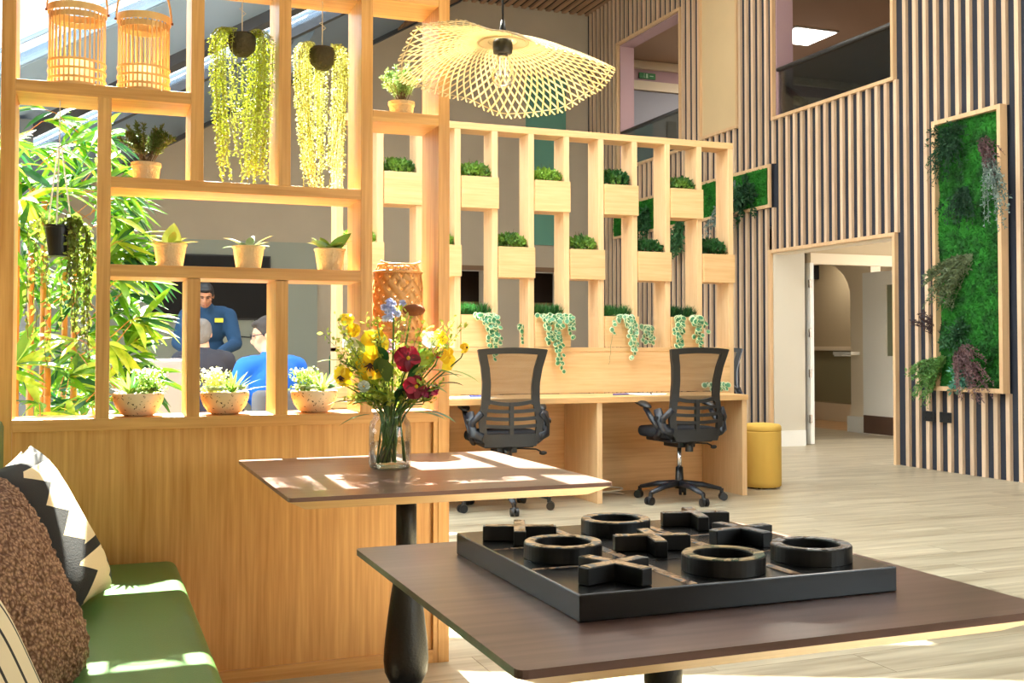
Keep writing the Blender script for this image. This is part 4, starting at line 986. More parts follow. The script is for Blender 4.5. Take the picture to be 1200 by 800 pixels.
# black hanging pot with ivy
t = thing('hanging_ivy', 'trailing ivy in a black plastic pot hanging on white strings at left', 'plant', (-.094, YS, 1.37), group=None)
c = (-.094, YS, 1.372)
obj('pot', MB().lathe([(.030, 0), (.040, .088), (.043, .09), (.043, .098), (.038, .098), (.036, .085), (0, .083)], 28, c, capt=False), BLACKP, t)
m = MB()
for k in range(3):
    a = k*2.09+.4; m.tube([(c[0]+.041*math.cos(a), YS+.041*math.sin(a), 1.466), (c[0]+.006*math.cos(a), YS+.006*math.sin(a), 1.72)], .0028, 5)
m.tube([(c[0], YS, 1.72), (c[0], YS, 1.865)], .0018, 5); obj('hanger_string', m, mat('white_string', rgb(226,226,220), .8), t)
r = random.Random(9); m = MB(); vm = MB()
for i in range(26):
    a = r.uniform(0, 6.283); rr_ = r.uniform(.05, .10); e = r.uniform(.06, .42) if i > 6 else r.uniform(.30, .46)
    if i % 2: a = r.uniform(-.9, .5)
    pts = [Vector((c[0]+.02*math.cos(a), YS+.02*math.sin(a), 1.46)), Vector((c[0]+.05*math.cos(a), YS+.05*math.sin(a), 1.50)), Vector((c[0]+rr_*math.cos(a), YS+rr_*math.sin(a)*.7, 1.46))]
    n = int(e/.03)+1
    for q in range(1, n+1): pts.append(Vector((c[0]+rr_*math.cos(a)+r.uniform(-.008, .008), YS+rr_*math.sin(a)*.7+r.uniform(-.008, .008), 1.46-e*q/n)))
    vm.tube(pts, .0012, 3, caps=False)
    for p0, p1 in zip(pts[:-1], pts[1:]):
        kk = max(2, int((p1-p0).length/.009))
        for j in range(kk):
            p = p0.lerp(p1, j/kk); d = (rdir(r)+Vector((0, 0, -.3))).normalized(); m.leaf(p, d, r.uniform(.014, .024), r.uniform(.010, .017), .2, 2, .2, nrm=rdir(r))
obj('ivy_leaves', m, LEAFIVY, t, kind='stuff'); obj('vines', vm, STEM, t)

# ------------------------------------------------------------------ bamboo lanterns
def lantern(x, label, r0=.083, h=.255, z=1.903):
    t = thing('bamboo_lantern', label, 'lantern', (x, YS, z), group='bamboo strip lanterns on the top shelf'); c = (x, YS, z)
    m = MB(); n = 34
    for i in range(n):
        a = 2*math.pi*i/n; M = Matrix.Translation((x+math.cos(a)*r0, YS+math.sin(a)*r0, z+h/2)) @ Matrix.Rotation(a, 4, 'Z'); m.obox(M, .0011, .0024, h/2-.004)
    obj('strips', m, BAMSTRIP, t)
    def hoop(zz, hh, rr_, th=.003): return MB().lathe([(rr_-th, zz), (rr_, zz), (rr_, zz+hh), (rr_-th, zz+hh), (rr_-th, zz)], 40, c, capb=False, capt=False)
    obj('top_hoop', hoop(h-.024, .022, r0+.005), BAMSTRIP, t); obj('inner_hoop', hoop(h-.045, .018, r0-.002), BAMSTRIP, t)
    for zz in (.022, .050, .078): obj('hoop', hoop(zz, .007, r0+.004), BAMSTRIP, t)
    obj('bottom_hoop', hoop(0, .010, r0+.004), BAMSTRIP, t)
    obj('base', MB().lathe([(r0-.003, .002), (r0-.003, .009)], 36, c), BAMSTRIP, t)
    obj('candle', MB().lathe([(.050, .010), (.050, .088), (.0, .088)], 32, c, capt=False), mat('white_candle', rgb(244,240,226), .6), t, smooth=False)
    hp = [(x+(r0+.006)*math.cos(q), YS+.0, z+h-.015+.16*math.sin(q)) for q in [math.pi*i/20 for i in range(21)]]
    obj('handle', MB().tube(hp, .0036, 6), BAMSTRIP, t, smooth=True)
    for s_ in (-1, 1): obj('rivet', MB().tube([(x+s_*(r0+.004), YS, z+h-.014), (x+s_*(r0+.012), YS, z+h-.014)], .004, 8), mat('rivet_brown', rgb(120,64,40), .5), t)
lantern(-.045, 'tall bamboo strip lantern, left one on the top shelf', .084, .262)
lantern(.156, 'bamboo strip lantern, right one on the top shelf', .079, .255)
# woven rattan lantern
t = thing('rattan_lantern', 'woven rattan basket lantern on the right middle shelf behind the flowers', 'lantern', (1.008, 3.715, 1.103))
r0, h = .088, .27; cz = 1.103
for fam in (-1, 1):
    for i in range(13):
        pts = []; vs = []; fs = []; n = 26
        for j in range(n+1):
            u = j/n; a = 2*math.pi*i/13+fam*u*2.6; off = .0028*math.sin((a*6.5*fam*-1)+u*17); z = cz+.004+u*(h-.03)
            rr_ = (r0+off)*(1-.10*max(0, u-.8)/.2); tx, ty = -math.sin(a), math.cos(a); wv = .0112
            dz = wv*.55
            for s_ in (-1, 1): vs.append((1.008+rr_*math.cos(a)+tx*wv*s_*.85, 3.715+rr_*math.sin(a)+ty*wv*s_*.85, z-fam*dz*s_))
        fs = [(2*j, 2*j+1, 2*j+3, 2*j+2) for j in range(n)]; o = obj('rattan_strip', MB().add(vs, fs) or (lambda q: (q.add(vs, fs), q)[1])(MB()), RATTAN, t, smooth=True)
        so2 = o.modifiers.new('s', 'SOLIDIFY'); so2.thickness = .0016
for zz, rr_ in ((.0, r0), (.03, r0+.003), (h-.03, r0-.004)):
    obj('rim', MB().tube([(1.008+rr_*math.cos(q), 3.715+rr_*math.sin(q), cz+zz+.005) for q in [2*math.pi*i/36 for i in range(36)]], .005, 6, closed=True), RATTAN, t, smooth=True)
obj('top_rim', MB().tube([(1.008+.068*math.cos(q), 3.715+.068*math.sin(q), cz+h) for q in [2*math.pi*i/36 for i in range(36)]], .0048, 6, closed=True), BAMSTRIP, t, smooth=True)
m = MB()
for i in range(40):
    a = 2*math.pi*i/40; b_ = a+.25*(1 if i % 2 else -1); m.tube([(1.008+(r0-.003)*math.cos(a), 3.715+(r0-.003)*math.sin(a), cz+h-.030), (1.008+.068*math.cos(b_), 3.715+.068*math.sin(b_), cz+h)], .0022, 4)
obj('shoulder_weave', m, RATTAN, t)
obj('glass_cup', MB().lathe([(.05, .006), (.052, .16), (.050, .16), (.048, .01)], 28, (1.008, 3.715, cz), capt=False), mat('frosted_cup', rgb(236,222,196), .6), t, smooth=True)
obj('handle', MB().tube([(1.008+.07*math.cos(q), 3.715-.035-.02*math.sin(q), cz+h+.012-.012*math.sin(q)) for q in [math.pi*i/14 for i in range(15)]], .0035, 6), BAMSTRIP, t, smooth=True)

# ================================================================== pendant lamp
PX, PY, PZ = 1.170, 3.10, 2.000
t = thing('pendant_lamp', 'wavy woven bamboo hat pendant lamp on a black cord', 'lamp', (PX, PY, PZ))
# rim drop by room angle measured from the camera's right
TB = [(0, .082), (30, .112), (60, .148), (90, .152), (120, .100), (150, .088), (180, .100), (200, .058), (225, .002), (250, .010), (270, .048), (300, .088), (330, .100), (360, .082)]
def drop(deg):
    deg %= 360
    for (a, da), (b_, db) in zip(TB[:-1], TB[1:]):
        if a <= deg <= b_:
            u = (deg-a)/(b_-a); u = u*u*(3-2*u); return da+(db-da)*u
    return .085
RM = .315
cr_, sr_ = math.cos(R(-21.2-3)), math.sin(R(-21.2-3))
def shp(q, deg, lift=0):
    """q: 0 (cap) .. 1 (rim)"""
    r_ = .045+(RM*(1+.07*max(0, math.cos(R(deg+8)))**6)-.045)*q; d = drop(deg); z = PZ+.020-d*(q**1.7)-.012*q+lift
    a = R(deg); x, y = r_*math.cos(a), r_*math.sin(a)*1.0
    return (PX+x*cr_-y*sr_, PY+x*sr_+y*cr_, z)
for fam in (-1, 1):
    m = MB(); N = 66
    for i in range(N):
        n = 12; vs = []; base = 360*i/N
        for j in range(n+1):
            q = j/n*1.02; dg = base+fam*42*(q**.75); p = Vector(shp(q, dg, fam*.0012)); p2 = Vector(shp(q, dg+1, fam*.0012)); tg = (p2-p).normalized(); wv = .0029
            vs += [p-tg*wv, p+tg*wv]
        m.add(vs, [(2*j, 2*j+1, 2*j+3, 2*j+2) for j in range(n)])
    o = obj('woven_strips', m, BAMSHADE, t); o['kind'] = 'stuff'; s_ = o.modifiers.new('s', 'SOLIDIFY'); s_.thickness = .0014
for q in (0.0, .12, .97):
    obj('binding_ring', MB().tube([shp(q, 360*i/90) for i in range(90)], .0022 if q < .9 else .0016, 5, closed=True), BAMSHADE, t, smooth=True)
obj('cap_disc', MB().lathe([(.03, .004), (.072, -.006), (.072, -.009), (.03, .0)], 36, (PX, PY, PZ+.022), capb=False, capt=False), BAMSHADE, t, smooth=True)
obj('lamp_holder', MB().lathe([(.018, -.018), (.029, -.016), (.031, .0), (.030, .018), (.016, .03), (.010, .055), (.006, .085)], 24, (PX, PY, PZ)), BLACKP, t, smooth=True)
obj('bulb', MB().lathe([(.014, -.018), (.020, -.03), (.032, -.06), (.036, -.082), (.031, -.104), (.016, -.118), (.0, -.121)], 24, (PX, PY, PZ), capt=False), glassmat('bulb_glass', (.98, .96, .9, 1), .12), t, smooth=True)
obj('filament', MB().tube([(PX-.010, PY, PZ-.03), (PX-.008, PY, PZ-.09), (PX, PY, PZ-.04), (PX+.008, PY, PZ-.09), (PX+.010, PY, PZ-.03)], .0012, 5), emis('filament_glow', (1, .8, .5, 1), 2), t)
obj('cord', MB().tube([(PX, PY, PZ+.08), (PX, PY, 3.224+.587*PX)], .0035, 6), BLACKP, t)

# ================================================================== bench
LEATH = mat('green_leather', rgb(72,118,58), .36, bump=.08, bscale=200)
bn = thing('bench', 'long bench with smooth green leather seat along the left', 'bench', (0, 2.4, 0))
def rbox(a, b_): return B(a, b_)
obj('seat_cushion', rbox((-.235, .9, .33), (.262, 3.60, .42)), LEATH, bn, bevel=.032, smooth=True)
bn.children[0].modifiers['bevel'].segments = 5
obj('plinth', B((-.235, .92, 0), (.215, 3.60, .333)), OAKX, bn)
obj('backrest', B((-.33, .9, .30), (-.236, 3.60, .87)), mat('green_tweed', rgb(96,104,52), .9, bump=.5, bscale=200, var=.3, vscale=150), bn, bevel=.02)
# ------------------------------------------------------------------ cushions
def pillow(w_, h_, t_, n=30, pinch=.06):
    m = MB(); vs = []; idx = {}
    for side in (1, -1):
        for i in range(n+1):
            for j in range(n+1):
                u = -1+2*i/n; v = -1+2*j/n
                th = t_*((1-u**4)*(1-v**4))**.55
                if side == -1 and (i in (0, n) or j in (0, n)): idx[(side, i, j)] = idx[(1, i, j)]; continue
                sx_ = 1-pinch*(1-v*v)*1.0 if False else 1-pinch*(1-(v*v)); sy_ = 1-pinch*(1-u*u)
                idx[(side, i, j)] = len(vs); vs.append((u*w_/2*sx_, v*h_/2*sy_, side*th/2))
    fs = []
    for side in (1, -1):
        for i in range(n):
            for j in range(n):
                q = (idx[(side, i, j)], idx[(side, i+1, j)], idx[(side, i+1, j+1)], idx[(side, i, j+1)]); fs.append(q if side == 1 else q[::-1])
    m.add(vs, fs); return m
# woven black and cream pattern
AZ, nt, b_ = newmat('black_cream_weave'); L = nt.links.new
tx = nt.nodes.new('ShaderNodeTexCoord'); sp = nt.nodes.new('ShaderNodeSeparateXYZ'); L(tx.outputs['Object'], sp.inputs[0])
def mth(op, a, b2=None, c2=None):
    n = nt.nodes.new('ShaderNodeMath'); n.operation = op
    for i, q in enumerate((a, b2, c2)):
        if q is None: continue
        if isinstance(q, (int, float)): n.inputs[i].default_value = q
        else: L(q, n.inputs[i])
    return n.outputs[0]
# stepped zigzag: bands along y (height) with triangular edges along x
yy_ = sp.outputs['Y']; xx_ = sp.outputs['X']
yr = mth('DIVIDE', mth('ROUND', mth('MULTIPLY', yy_, 130)), 130)
tri = mth('PINGPONG', mth('ADD', yy_, .52), .042)                    # triangles repeating every .075
edge1 = mth('MULTIPLY_ADD', tri, 2.4, -.055)
right = mth('GREATER_THAN', xx_, edge1)                              # cream right of a serrated edge
band = mth('GREATER_THAN', mth('PINGPONG', mth('ADD', yy_, .60), .13), .014)
small = mth('GREATER_THAN', mth('ADD', mth('ABSOLUTE', mth('ADD', xx_, -.17)), mth('MULTIPLY', mth('PINGPONG', mth('ADD', yy_, .50), .06), .9)), .034)
left_c = mth('GREATER_THAN', mth('ADD', mth('PINGPONG', mth('ADD', yy_, .5), .11), mth('MULTIPLY', xx_, .7)), .06)
edge_r = mth('LESS_THAN', xx_, mth('MULTIPLY_ADD', mth('PINGPONG', mth('ADD', yy_, .5), .036), -2.2, .215))
crm = mth('MULTIPLY', mth('MULTIPLY', right, band), mth('MULTIPLY', small, edge_r))
mx = nt.nodes.new('ShaderNodeMix'); mx.data_type = 'RGBA'; mx.inputs['A'].default_value = rgb(24, 23, 26); mx.inputs['B'].default_value = rgb(228, 206, 164); L(crm, mx.inputs['Factor'])
L(mx.outputs['Result'], b_.inputs['Base Color']); b_.inputs['Roughness'].default_value = .9
wv_ = nt.nodes.new('ShaderNodeTexNoise'); wv_.inputs['Scale'].default_value = 260; L(tx.outputs['Object'], wv_.inputs['Vector']); bp = nt.nodes.new('ShaderNodeBump'); bp.inputs['Strength'].default_value = .35; bp.inputs['Distance'].default_value = .004; L(wv_.outputs['Fac'], bp.inputs['Height']); L(bp.outputs[0], b_.inputs['Normal'])
def place(o, loc, zdir, updir):
    z = Vector(zdir).normalized(); u = Vector(updir); y = (u-z*u.dot(z)).normalized(); x = y.cross(z)
    o.matrix_world = Matrix.Translation(loc) @ Matrix((x, y, z)).transposed().to_4x4()
c1 = obj('cushion', pillow(.44, .44, .15, 34, .10), AZ, smooth=True); tag(c1, 'square cushion woven in black and cream zigzags, nearest the divider', 'cushion')
place(c1, (-.108, 2.96, .612), (.82, -.30, .46), (-.46, .06, 1))
o = obj('cream_backing', pillow(.435, .435, .10, 16, .10).xf(Matrix.Translation((0, 0, -.028))), mat('cream_cotton', rgb(226,216,178), .9), c1, local=True, smooth=True)
BOUC, nt, b_ = newmat('brown_boucle'); L = nt.links.new
tx = nt.nodes.new('ShaderNodeTexCoord'); vo = nt.nodes.new('ShaderNodeTexVoronoi'); vo.inputs['Scale'].default_value = 130; L(tx.outputs['Object'], vo.inputs['Vector'])
cr2 = nt.nodes.new('ShaderNodeValToRGB'); cr2.color_ramp.elements[0].color = rgb(196,154,122); cr2.color_ramp.elements[1].color = rgb(108,74,54); cr2.color_ramp.elements[1].position = .7
L(vo.outputs['Distance'], cr2.inputs[0]); L(cr2.outputs[0], b_.inputs['Base Color']); b_.inputs['Roughness'].default_value = 1
bp = nt.nodes.new('ShaderNodeBump'); bp.inputs['Strength'].default_value = .9; bp.inputs['Distance'].default_value = .006; bp.invert = True; L(vo.outputs['Distance'], bp.inputs['Height']); L(bp.outputs[0], b_.inputs['Normal'])
c2 = obj('cushion', pillow(.46, .46, .19, 90, .03), BOUC, smooth=True); tag(c2, 'fluffy brown boucle cushion in front of the patterned one', 'cushion')
place(c2, (-.165, 2.30, .585), (.88, -.30, .36), (-.40, -.02, 1))
tex = bpy.data.textures.new('boucle_noise', 'CLOUDS'); tex.noise_scale = .012; tex.noise_depth = 2
dm = c2.modifiers.new('fluff', 'DISPLACE'); dm.texture = tex; dm.strength = .020; dm.mid_level = .5; dm.texture_coords = 'LOCAL'
CRST, nt, b_ = newmat('cream_black_stripe'); L = nt.links.new
tx = nt.nodes.new('ShaderNodeTexCoord'); sp = nt.nodes.new('ShaderNodeSeparateXYZ'); L(tx.outputs['Object'], sp.inputs[0])
a_ = nt.nodes.new('ShaderNodeMath'); a_.operation = 'PINGPONG'; a_.inputs[1].default_value = .03; L(sp.outputs['X'], a_.inputs[0])
g_ = nt.nodes.new('ShaderNodeMath'); g_.operation = 'GREATER_THAN'; g_.inputs[1].default_value = .0045; L(a_.outputs[0], g_.inputs[0])
mx = nt.nodes.new('ShaderNodeMix'); mx.data_type = 'RGBA'; mx.inputs['A'].default_value = rgb(40,36,34); mx.inputs['B'].default_value = rgb(216,200,168); L(g_.outputs[0], mx.inputs['Factor']); L(mx.outputs['Result'], b_.inputs['Base Color']); b_.inputs['Roughness'].default_value = .9
c3 = obj('cushion', pillow(.38, .38, .13, 30, .04), CRST, smooth=True); tag(c3, 'cream cushion with thin black stripes cut off at the bottom left corner', 'cushion')
place(c3, (-.155, 1.80, .535), (.88, -.25, .36), (-.40, -.02, 1))

# ================================================================== moss panels and wall items
def mosspanel(name, label, y0, y1, z0, z1, depth, seed, clumps):
    t = thing(name, label, 'moss panel', (XD, (y0+y1)/2, z0)); fx = XD-depth; w_ = .038
    obj('frame_side', B((fx, y0, z0), (XD-.033, y0+w_, z1)), FRAMEM, t, bevel=.002); obj('frame_side', B((fx, y1-w_, z0), (XD-.033, y1, z1)), FRAMEM, t, bevel=.002)
    obj('frame_end', B((fx, y0+w_, z1-w_), (XD-.033, y1-w_, z1)), FRAMEM, t, bevel=.002); obj('frame_end', B((fx, y0+w_, z0), (XD-.033, y1-w_, z0+w_)), FRAMEM, t, bevel=.002)
    obj('back_panel', B((XD-.05, y0+w_, z0+w_), (XD-.034, y1-w_, z1-w_)), MOSS, t)
    r = random.Random(seed); m = MB(); ny = int((y1-y0)/.02); nz = int((z1-z0)/.02); vs = []
    for j in range(nz+1):
        for i in range(ny+1):
            y_ = y0+w_+(y1-y0-2*w_)*i/ny; z_ = z0+w_+(z1-z0-2*w_)*j/nz
            vs.append((XD-.06-.030*noise.noise(Vector((y_*5, z_*5, seed)))-.010*noise.noise(Vector((y_*28, z_*28, seed))), y_, z_))
    m.add(vs, [(j*(ny+1)+i, j*(ny+1)+i+1, (j+1)*(ny+1)+i+1, (j+1)*(ny+1)+i) for j in range(nz) for i in range(ny)])
    nn = int((y1-y0)*(z1-z0)*5200)
    for i in range(nn):
        y_ = r.uniform(y0+w_, y1-w_); z_ = r.uniform(z0+w_, z1-w_); p = Vector((XD-.058-.030*noise.noise(Vector((y_*5, z_*5, seed))), y_, z_)); d = (Vector((-1, 0, 0))+rdir(r)*.8).normalized(); m.dia(p, d, .020, .012, rdir(r))
    obj('moss', m, MOSS, t, kind='stuff', smooth=False)
    for (nm, mt_, cy, cz_, n, L_, dirv, spread, lw) in clumps:
        m = MB()
        for i in range(int(n*1.5)):
            d = (Vector(dirv)+rdir(r)*spread).normalized(); d.x = -abs(d.x)*.6-.15; p = Vector((XD-.07, cy+r.uniform(-.04, .04), cz_+r.uniform(-.04, .04))); LL = L_*1.25*r.uniform(.5, 1.05)
            pts = [p+d*LL*u+Vector((0, 0, -.35*LL*u*u)) for u in (0, .33, .66, 1)]; m.tube(pts, [.003, .0025, .002, .001], 4, caps=False)
            for k in range(int(LL/.009)):
                u = r.uniform(.12, 1); q = p+d*LL*u+Vector((0, 0, -.35*LL*u*u)); m.dia(q, (rdir(r)+d*.8).normalized(), lw*r.uniform(.8, 1.3), lw*.45, rdir(r))
        obj(nm, m, mt_, t, kind='stuff')
    return t
mosspanel('moss_panel', 'tall wood framed moss picture with sprigs on the right slatted wall', 6.80, 7.58, .71, 3.07, .11, 3, [
    ('leafy_tuft', MOSSD, 7.38, 2.92, 46, .26, (-.3, -.2, -.5), .8, .03), ('driftwood_sprig', SPRIGP, 7.06, 2.80, 16, .26, (-.3, -.9, -.5), .3, .026), ('silver_sprig', SPRIGG, 6.98, 2.70, 16, .42, (-.4, -.7, -.9), .35, .028),
    ('grassy_tuft', MOSSD, 7.22, 2.42, 34, .22, (-.3, .1, -.7), .6, .026), ('hanging_leaves', leafmat('olive_dark', rgb(52,64,40), rgb(90,104,66), .15), 7.18, 1.84, 44, .34, (-.3, .8, -.5), .5, .030), ('dark_leaf_cluster', MOSSD, 7.30, 1.20, 26, .14, (-.4, 0, .1), .9, .045),
    ('purple_sprig', SPRIGP, 7.56, 1.20, 12, .26, (-.3, .5, .9), .3, .022), ('purple_branch', SPRIGP, 7.35, 1.02, 34, .42, (-.35, -.9, -.05), .45, .024), ('fir_spray', leafmat('fir', rgb(40,92,40), rgb(92,136,62), .2), 7.50, .98, 46, .28, (-.45, .55, -.45), .55, .028), ('spiky_palm', MOSS, 7.0, .95, 14, .22, (-.3, -.1, .9), .6, .02), ('blue_green_leaf', leafmat('bluegreen', rgb(46,106,92), rgb(80,140,116), .2), 7.22, .82, 16, .13, (-.4, .3, .2), .9, .05)])
mosspanel('moss_panel', 'long narrow framed moss picture beside the planter screen', 10.10, 13.95, 2.62, 3.10, .06, 4, [
    ('silver_sprig', SPRIGG, 10.78, 2.98, 24, .46, (-.3, .25, -.9), .4, .04), ('dark_leaf_cluster', MOSSD, 10.5, 2.82, 26, .22, (-.4, 0, -.1), .9, .06), ('leafy_tuft', MOSSD, 12.9, 2.9, 24, .26, (-.3, .1, -.6), .7, .05), ('hanging_leaves', leafmat('pan_leaf', rgb(30,80,50), rgb(70,120,70), .2), 12.0, 2.72, 22, .34, (-.3, 0, -1), .4, .05)])
for i, (y_, lb) in enumerate([(7.72, 'black double socket on the slatted wall, left one of the pair'), (7.515, 'black double socket on the slatted wall, right one of the pair')]):
    t = thing('wall_socket', lb, 'socket', (XD-.04, y_, .475), group='black sockets under the moss picture')
    obj('plate', B((XD-.042, y_-.07, .43), (XD-.033, y_+.07, .52)), BLACKP, t, bevel=.003)
    for s_ in (-1, 1):
        obj('rocker', B((XD-.046, y_+s_*.03-.008, .495), (XD-.042, y_+s_*.03+.008, .512)), BLACKP, t)
        obj('pin_hole', B((XD-.0425, y_+s_*.035-.003, .452), (XD-.0421, y_+s_*.035+.003, .468)), mat('pin', rgb(5,5,5), .8), t)
# television on the back wall
t = thing('television', 'large black wall mounted television behind the seating', 'television', (1.48, YC-.05, 1.45))
obj('screen', B((.72, YC-.085, 1.475), (2.24, YC-.075, 2.29)), mat('tv_glass', rgb(6,6,8), .45, spec=.2), t); obj('bezel', B((.70, YC-.08, 1.45), (2.26, YC-.032, 2.31)), BLACKP, t, bevel=.004)
o = obj('television_cable', MB().tube([(2.06, YC-.04, 1.45), (2.10, YC-.05, 1.33), (2.02, YC-.05, 1.22), (1.86, YC-.04, 1.23), (1.70, YC-.04, 1.27)], .008, 6), BLACKP, loc=(2.0, YC-.04, 1.3)); tag(o, 'thin black cable hanging below the television', 'cable')

# ================================================================== bamboo plant behind the divider
bp_ = thing('bamboo_plant', 'tall bright yellow green bamboo plant with orange culms behind the divider', 'plant', (-.15, 4.75, 0))
r = random.Random(77)
culms = [(-.30, 4.62, 1.45), (-.22, 4.74, 1.72), (-.15, 4.55, 1.25), (-.18, 4.9, 1.70), (-.06, 4.8, 1.40), (-.36, 4.9, 1.6), (-.1, 5.0, 1.62), (-.26, 4.5, 1.55)]
tips = []
for (x, y_, h) in culms:
    n = int(h/.19); m = MB(); pr_ = []
    lean = r.uniform(-.04, .05)
    for i in range(n+1):
        z = .2+(h-.2)*i/n; rr_ = .016*(1-.25*i/n); pr_ += [(rr_*.93, z-.002), (rr_*1.18, z), (rr_*.95, z+.004)]
    m.lathe([(.016, .18)]+pr_, 12, (x, y_, 0)); obj('culm', m, CULM, bp_, smooth=True)
tb = thing('planter_tub', 'dark round tub holding the bamboo behind the divider', 'planter', (-.18, 4.75, 0))
obj('tub', MB().lathe([(.22, 0), (.27, .30), (.28, .32), (.26, .32), (.25, .27), (0, .27)], 36, (-.18, 4.75, 0), capt=False), DARKSTEEL, tb, smooth=False)
# leaf fans: (x, y, z, direction, n)
leafmeshes = []
for s_ in range(6):
    m = MB().leaf((0, 0, 0), (1, 0, 0), 1, .14+.015*s_, .10+.07*s_, 5, .25, tip=.9); leafmeshes.append([m.mesh('leaf', LEAFBAM, smooth=True), m.mesh('leaf', LEAFBAMD, smooth=True)])
fans = []
for i in range(92):
    z = r.uniform(.78, 1.98); x = r.uniform(-.36, .10+.16*(1-(z-.8)/1.3)); y_ = r.uniform(4.35, 5.1)
    fans.append((x, y_, z))
for (x, z) in [(.12, 1.60), (.16, 1.45), (.14, 1.30), (.18, 1.12), (.12, .98), (.20, 1.20), (.10, 1.75), (.17, 1.05), (.22, 1.38), (.16, 1.52), (.05, 1.95), (-.20, 2.02), (-.12, 1.98), (-.05, 1.90)]: fans.append((x, 4.6, z))
twm = MB(); leaves = []
for (x, y_, z) in fans:
    a0 = r.uniform(-.9, .9) if x > .05 else r.uniform(0, 6.28); stem_d = Vector((math.cos(a0), math.sin(a0), r.uniform(-.1, .5))).normalized()
    p0 = Vector((x, y_, z)); twm.tube([p0-stem_d*.16-Vector((0, 0, .05)), p0-stem_d*.07, p0], [.002, .0016, .001], 4)
    for k in range(r.randint(9, 13)):
        d = (stem_d*1.0+rdir(r)*.75+Vector((0, 0, -.15))).normalized(); leaves.append((p0-stem_d*r.uniform(0, .07), d, r.uniform(.12, .21)))
leaves.sort(key=lambda q: q[0].y)
st_m = [MB(), MB()]
for i, (p, d, L_) in enumerate(leaves):
    dk = 1 if r.random() < .26 else 0; up = (Vector((0, -.6, 1))+rdir(r)*.6).normalized()
    if i < 290:
        o = bpy.data.objects.new('leaf', r.choice(leafmeshes)[dk]); C.objects.link(o); o.parent = bp_
        a = d.cross(up).normalized(); nn = a.cross(d).normalized()
        M = Matrix((d, -a, nn)).transposed().to_4x4(); M.translation = p-Vector(bp_.location); o.matrix_local = M @ Matrix.Diagonal((L_, L_, L_, 1))
    else: st_m[dk].leaf(p, d, L_, L_*.155, .3, 4, .25, nrm=up, tip=.9)
obj('leaf_mass', st_m[0], LEAFBAM, bp_, kind='stuff'); obj('leaf_mass', st_m[1], LEAFBAMD, bp_, kind='stuff'); obj('twigs', twm, CULM, bp_, kind='stuff')

# ================================================================== people and seats
SKIN1 = mat('skin_tan', rgb(176,122,90), .55); SKIN2 = mat('skin_light', rgb(214,160,132), .55)
def remeshed(o, vox=.012, it=6):
    q = o.modifiers.new('r', 'REMESH'); q.mode = 'VOXEL'; q.voxel_size = vox; q.use_smooth_shade = True
    s_ = o.modifiers.new('s', 'SMOOTH'); s_.iterations = it; s_.factor = .5
def limb(m, a, b_, ra, rb, n=12):
    a = Vector(a); b_ = Vector(b_); m.tube([a, a.lerp(b_, .33), a.lerp(b_, .67), b_], [ra, ra*.67+rb*.36, ra*.34+rb*.7, rb], n); m.sph(a, ra, 12, 8); m.sph(b_, rb, 12, 8)
def hand(m, w_, d, side, up=Vector((0, 0, 1))):
    w_ = Vector(w_); d = Vector(d).normalized(); s_ = d.cross(up).normalized()*side; n_ = s_.cross(d)
    m.sph(w_+d*.045, (.040, .040, .040), 10, 8, Matrix((d, s_, n_)).transposed() @ Matrix.Diagonal((1.15, .95, .42)))
    for i, (o_, L_) in enumerate(((-.028, .068), (-.010, .078), (.010, .074), (.028, .060))):
        b0_ = w_+d*.080+s_*o_; k1 = b0_+d*L_*.5-n_*.008; k2 = k1+d*L_*.42-n_*.022; m.tube([b0_-d*.02, b0_, k1, k2], [.0095, .009, .0085, .007], 8); m.sph(k2, .007, 8, 6)
    b0_ = w_+d*.02-s_*.030; k1 = b0_+d*.03-s_*.022; k2 = k1+d*.028-s_*.004; m.tube([b0_, k1, k2], [.012, .010, .008], 8); m.sph(k2, .008, 8, 6)
def headmesh(m, c, yaw, tilt, roll=0):
    """c = centre of the head; faces -y before rotation"""
    M = Matrix.Translation(c) @ Matrix.Rotation(yaw, 4, 'Z') @ Matrix.Rotation(tilt, 4, 'X')
    h = MB(); h.sph((0, .012, .028), (.074, .094, .088), 20, 14); h.sph((0, -.020, -.045), (.056, .066, .070), 18, 12); h.sph((0, -.055, -.092), (.028, .022, .022), 10, 8)
    h.tube([(0, -.082, .012), (0, -.098, -.020), (0, -.104, -.034)], [.010, .013, .016], 8); h.sph((0, -.100, -.036), (.018, .014, .012), 8, 6)
    h.sph((0, -.076, .024), (.052, .016, .012), 10, 6); h.sph((0, -.082, -.064), (.024, .010, .007), 10, 6); h.sph((0, -.080, -.074), (.020, .010, .007), 10, 6)
    for s_ in (-1, 1): h.sph((s_*.077, .010, -.010), (.010, .020, .032), 8, 8); h.sph((s_*.045, -.055, -.025), (.022, .020, .018), 8, 6)
    h.xf(M); m.add(h.v, h.f); return M
def hairmesh(M, full=True):
    h = MB(); h.sph((0, .022, .040), (.081, .096, .088), 22, 14)
    h.sph((0, .050, -.018), (.077, .070, .085), 14, 10)
    for s_ in (-1, 1): h.sph((s_*.068, .015, .015), (.016, .040, .040), 10, 8)
    hf = MB(); hf.sph((0, -.045, .078), (.062, .045, .026), 14, 8); h.add(hf.v, hf.f); h.xf(M); return h
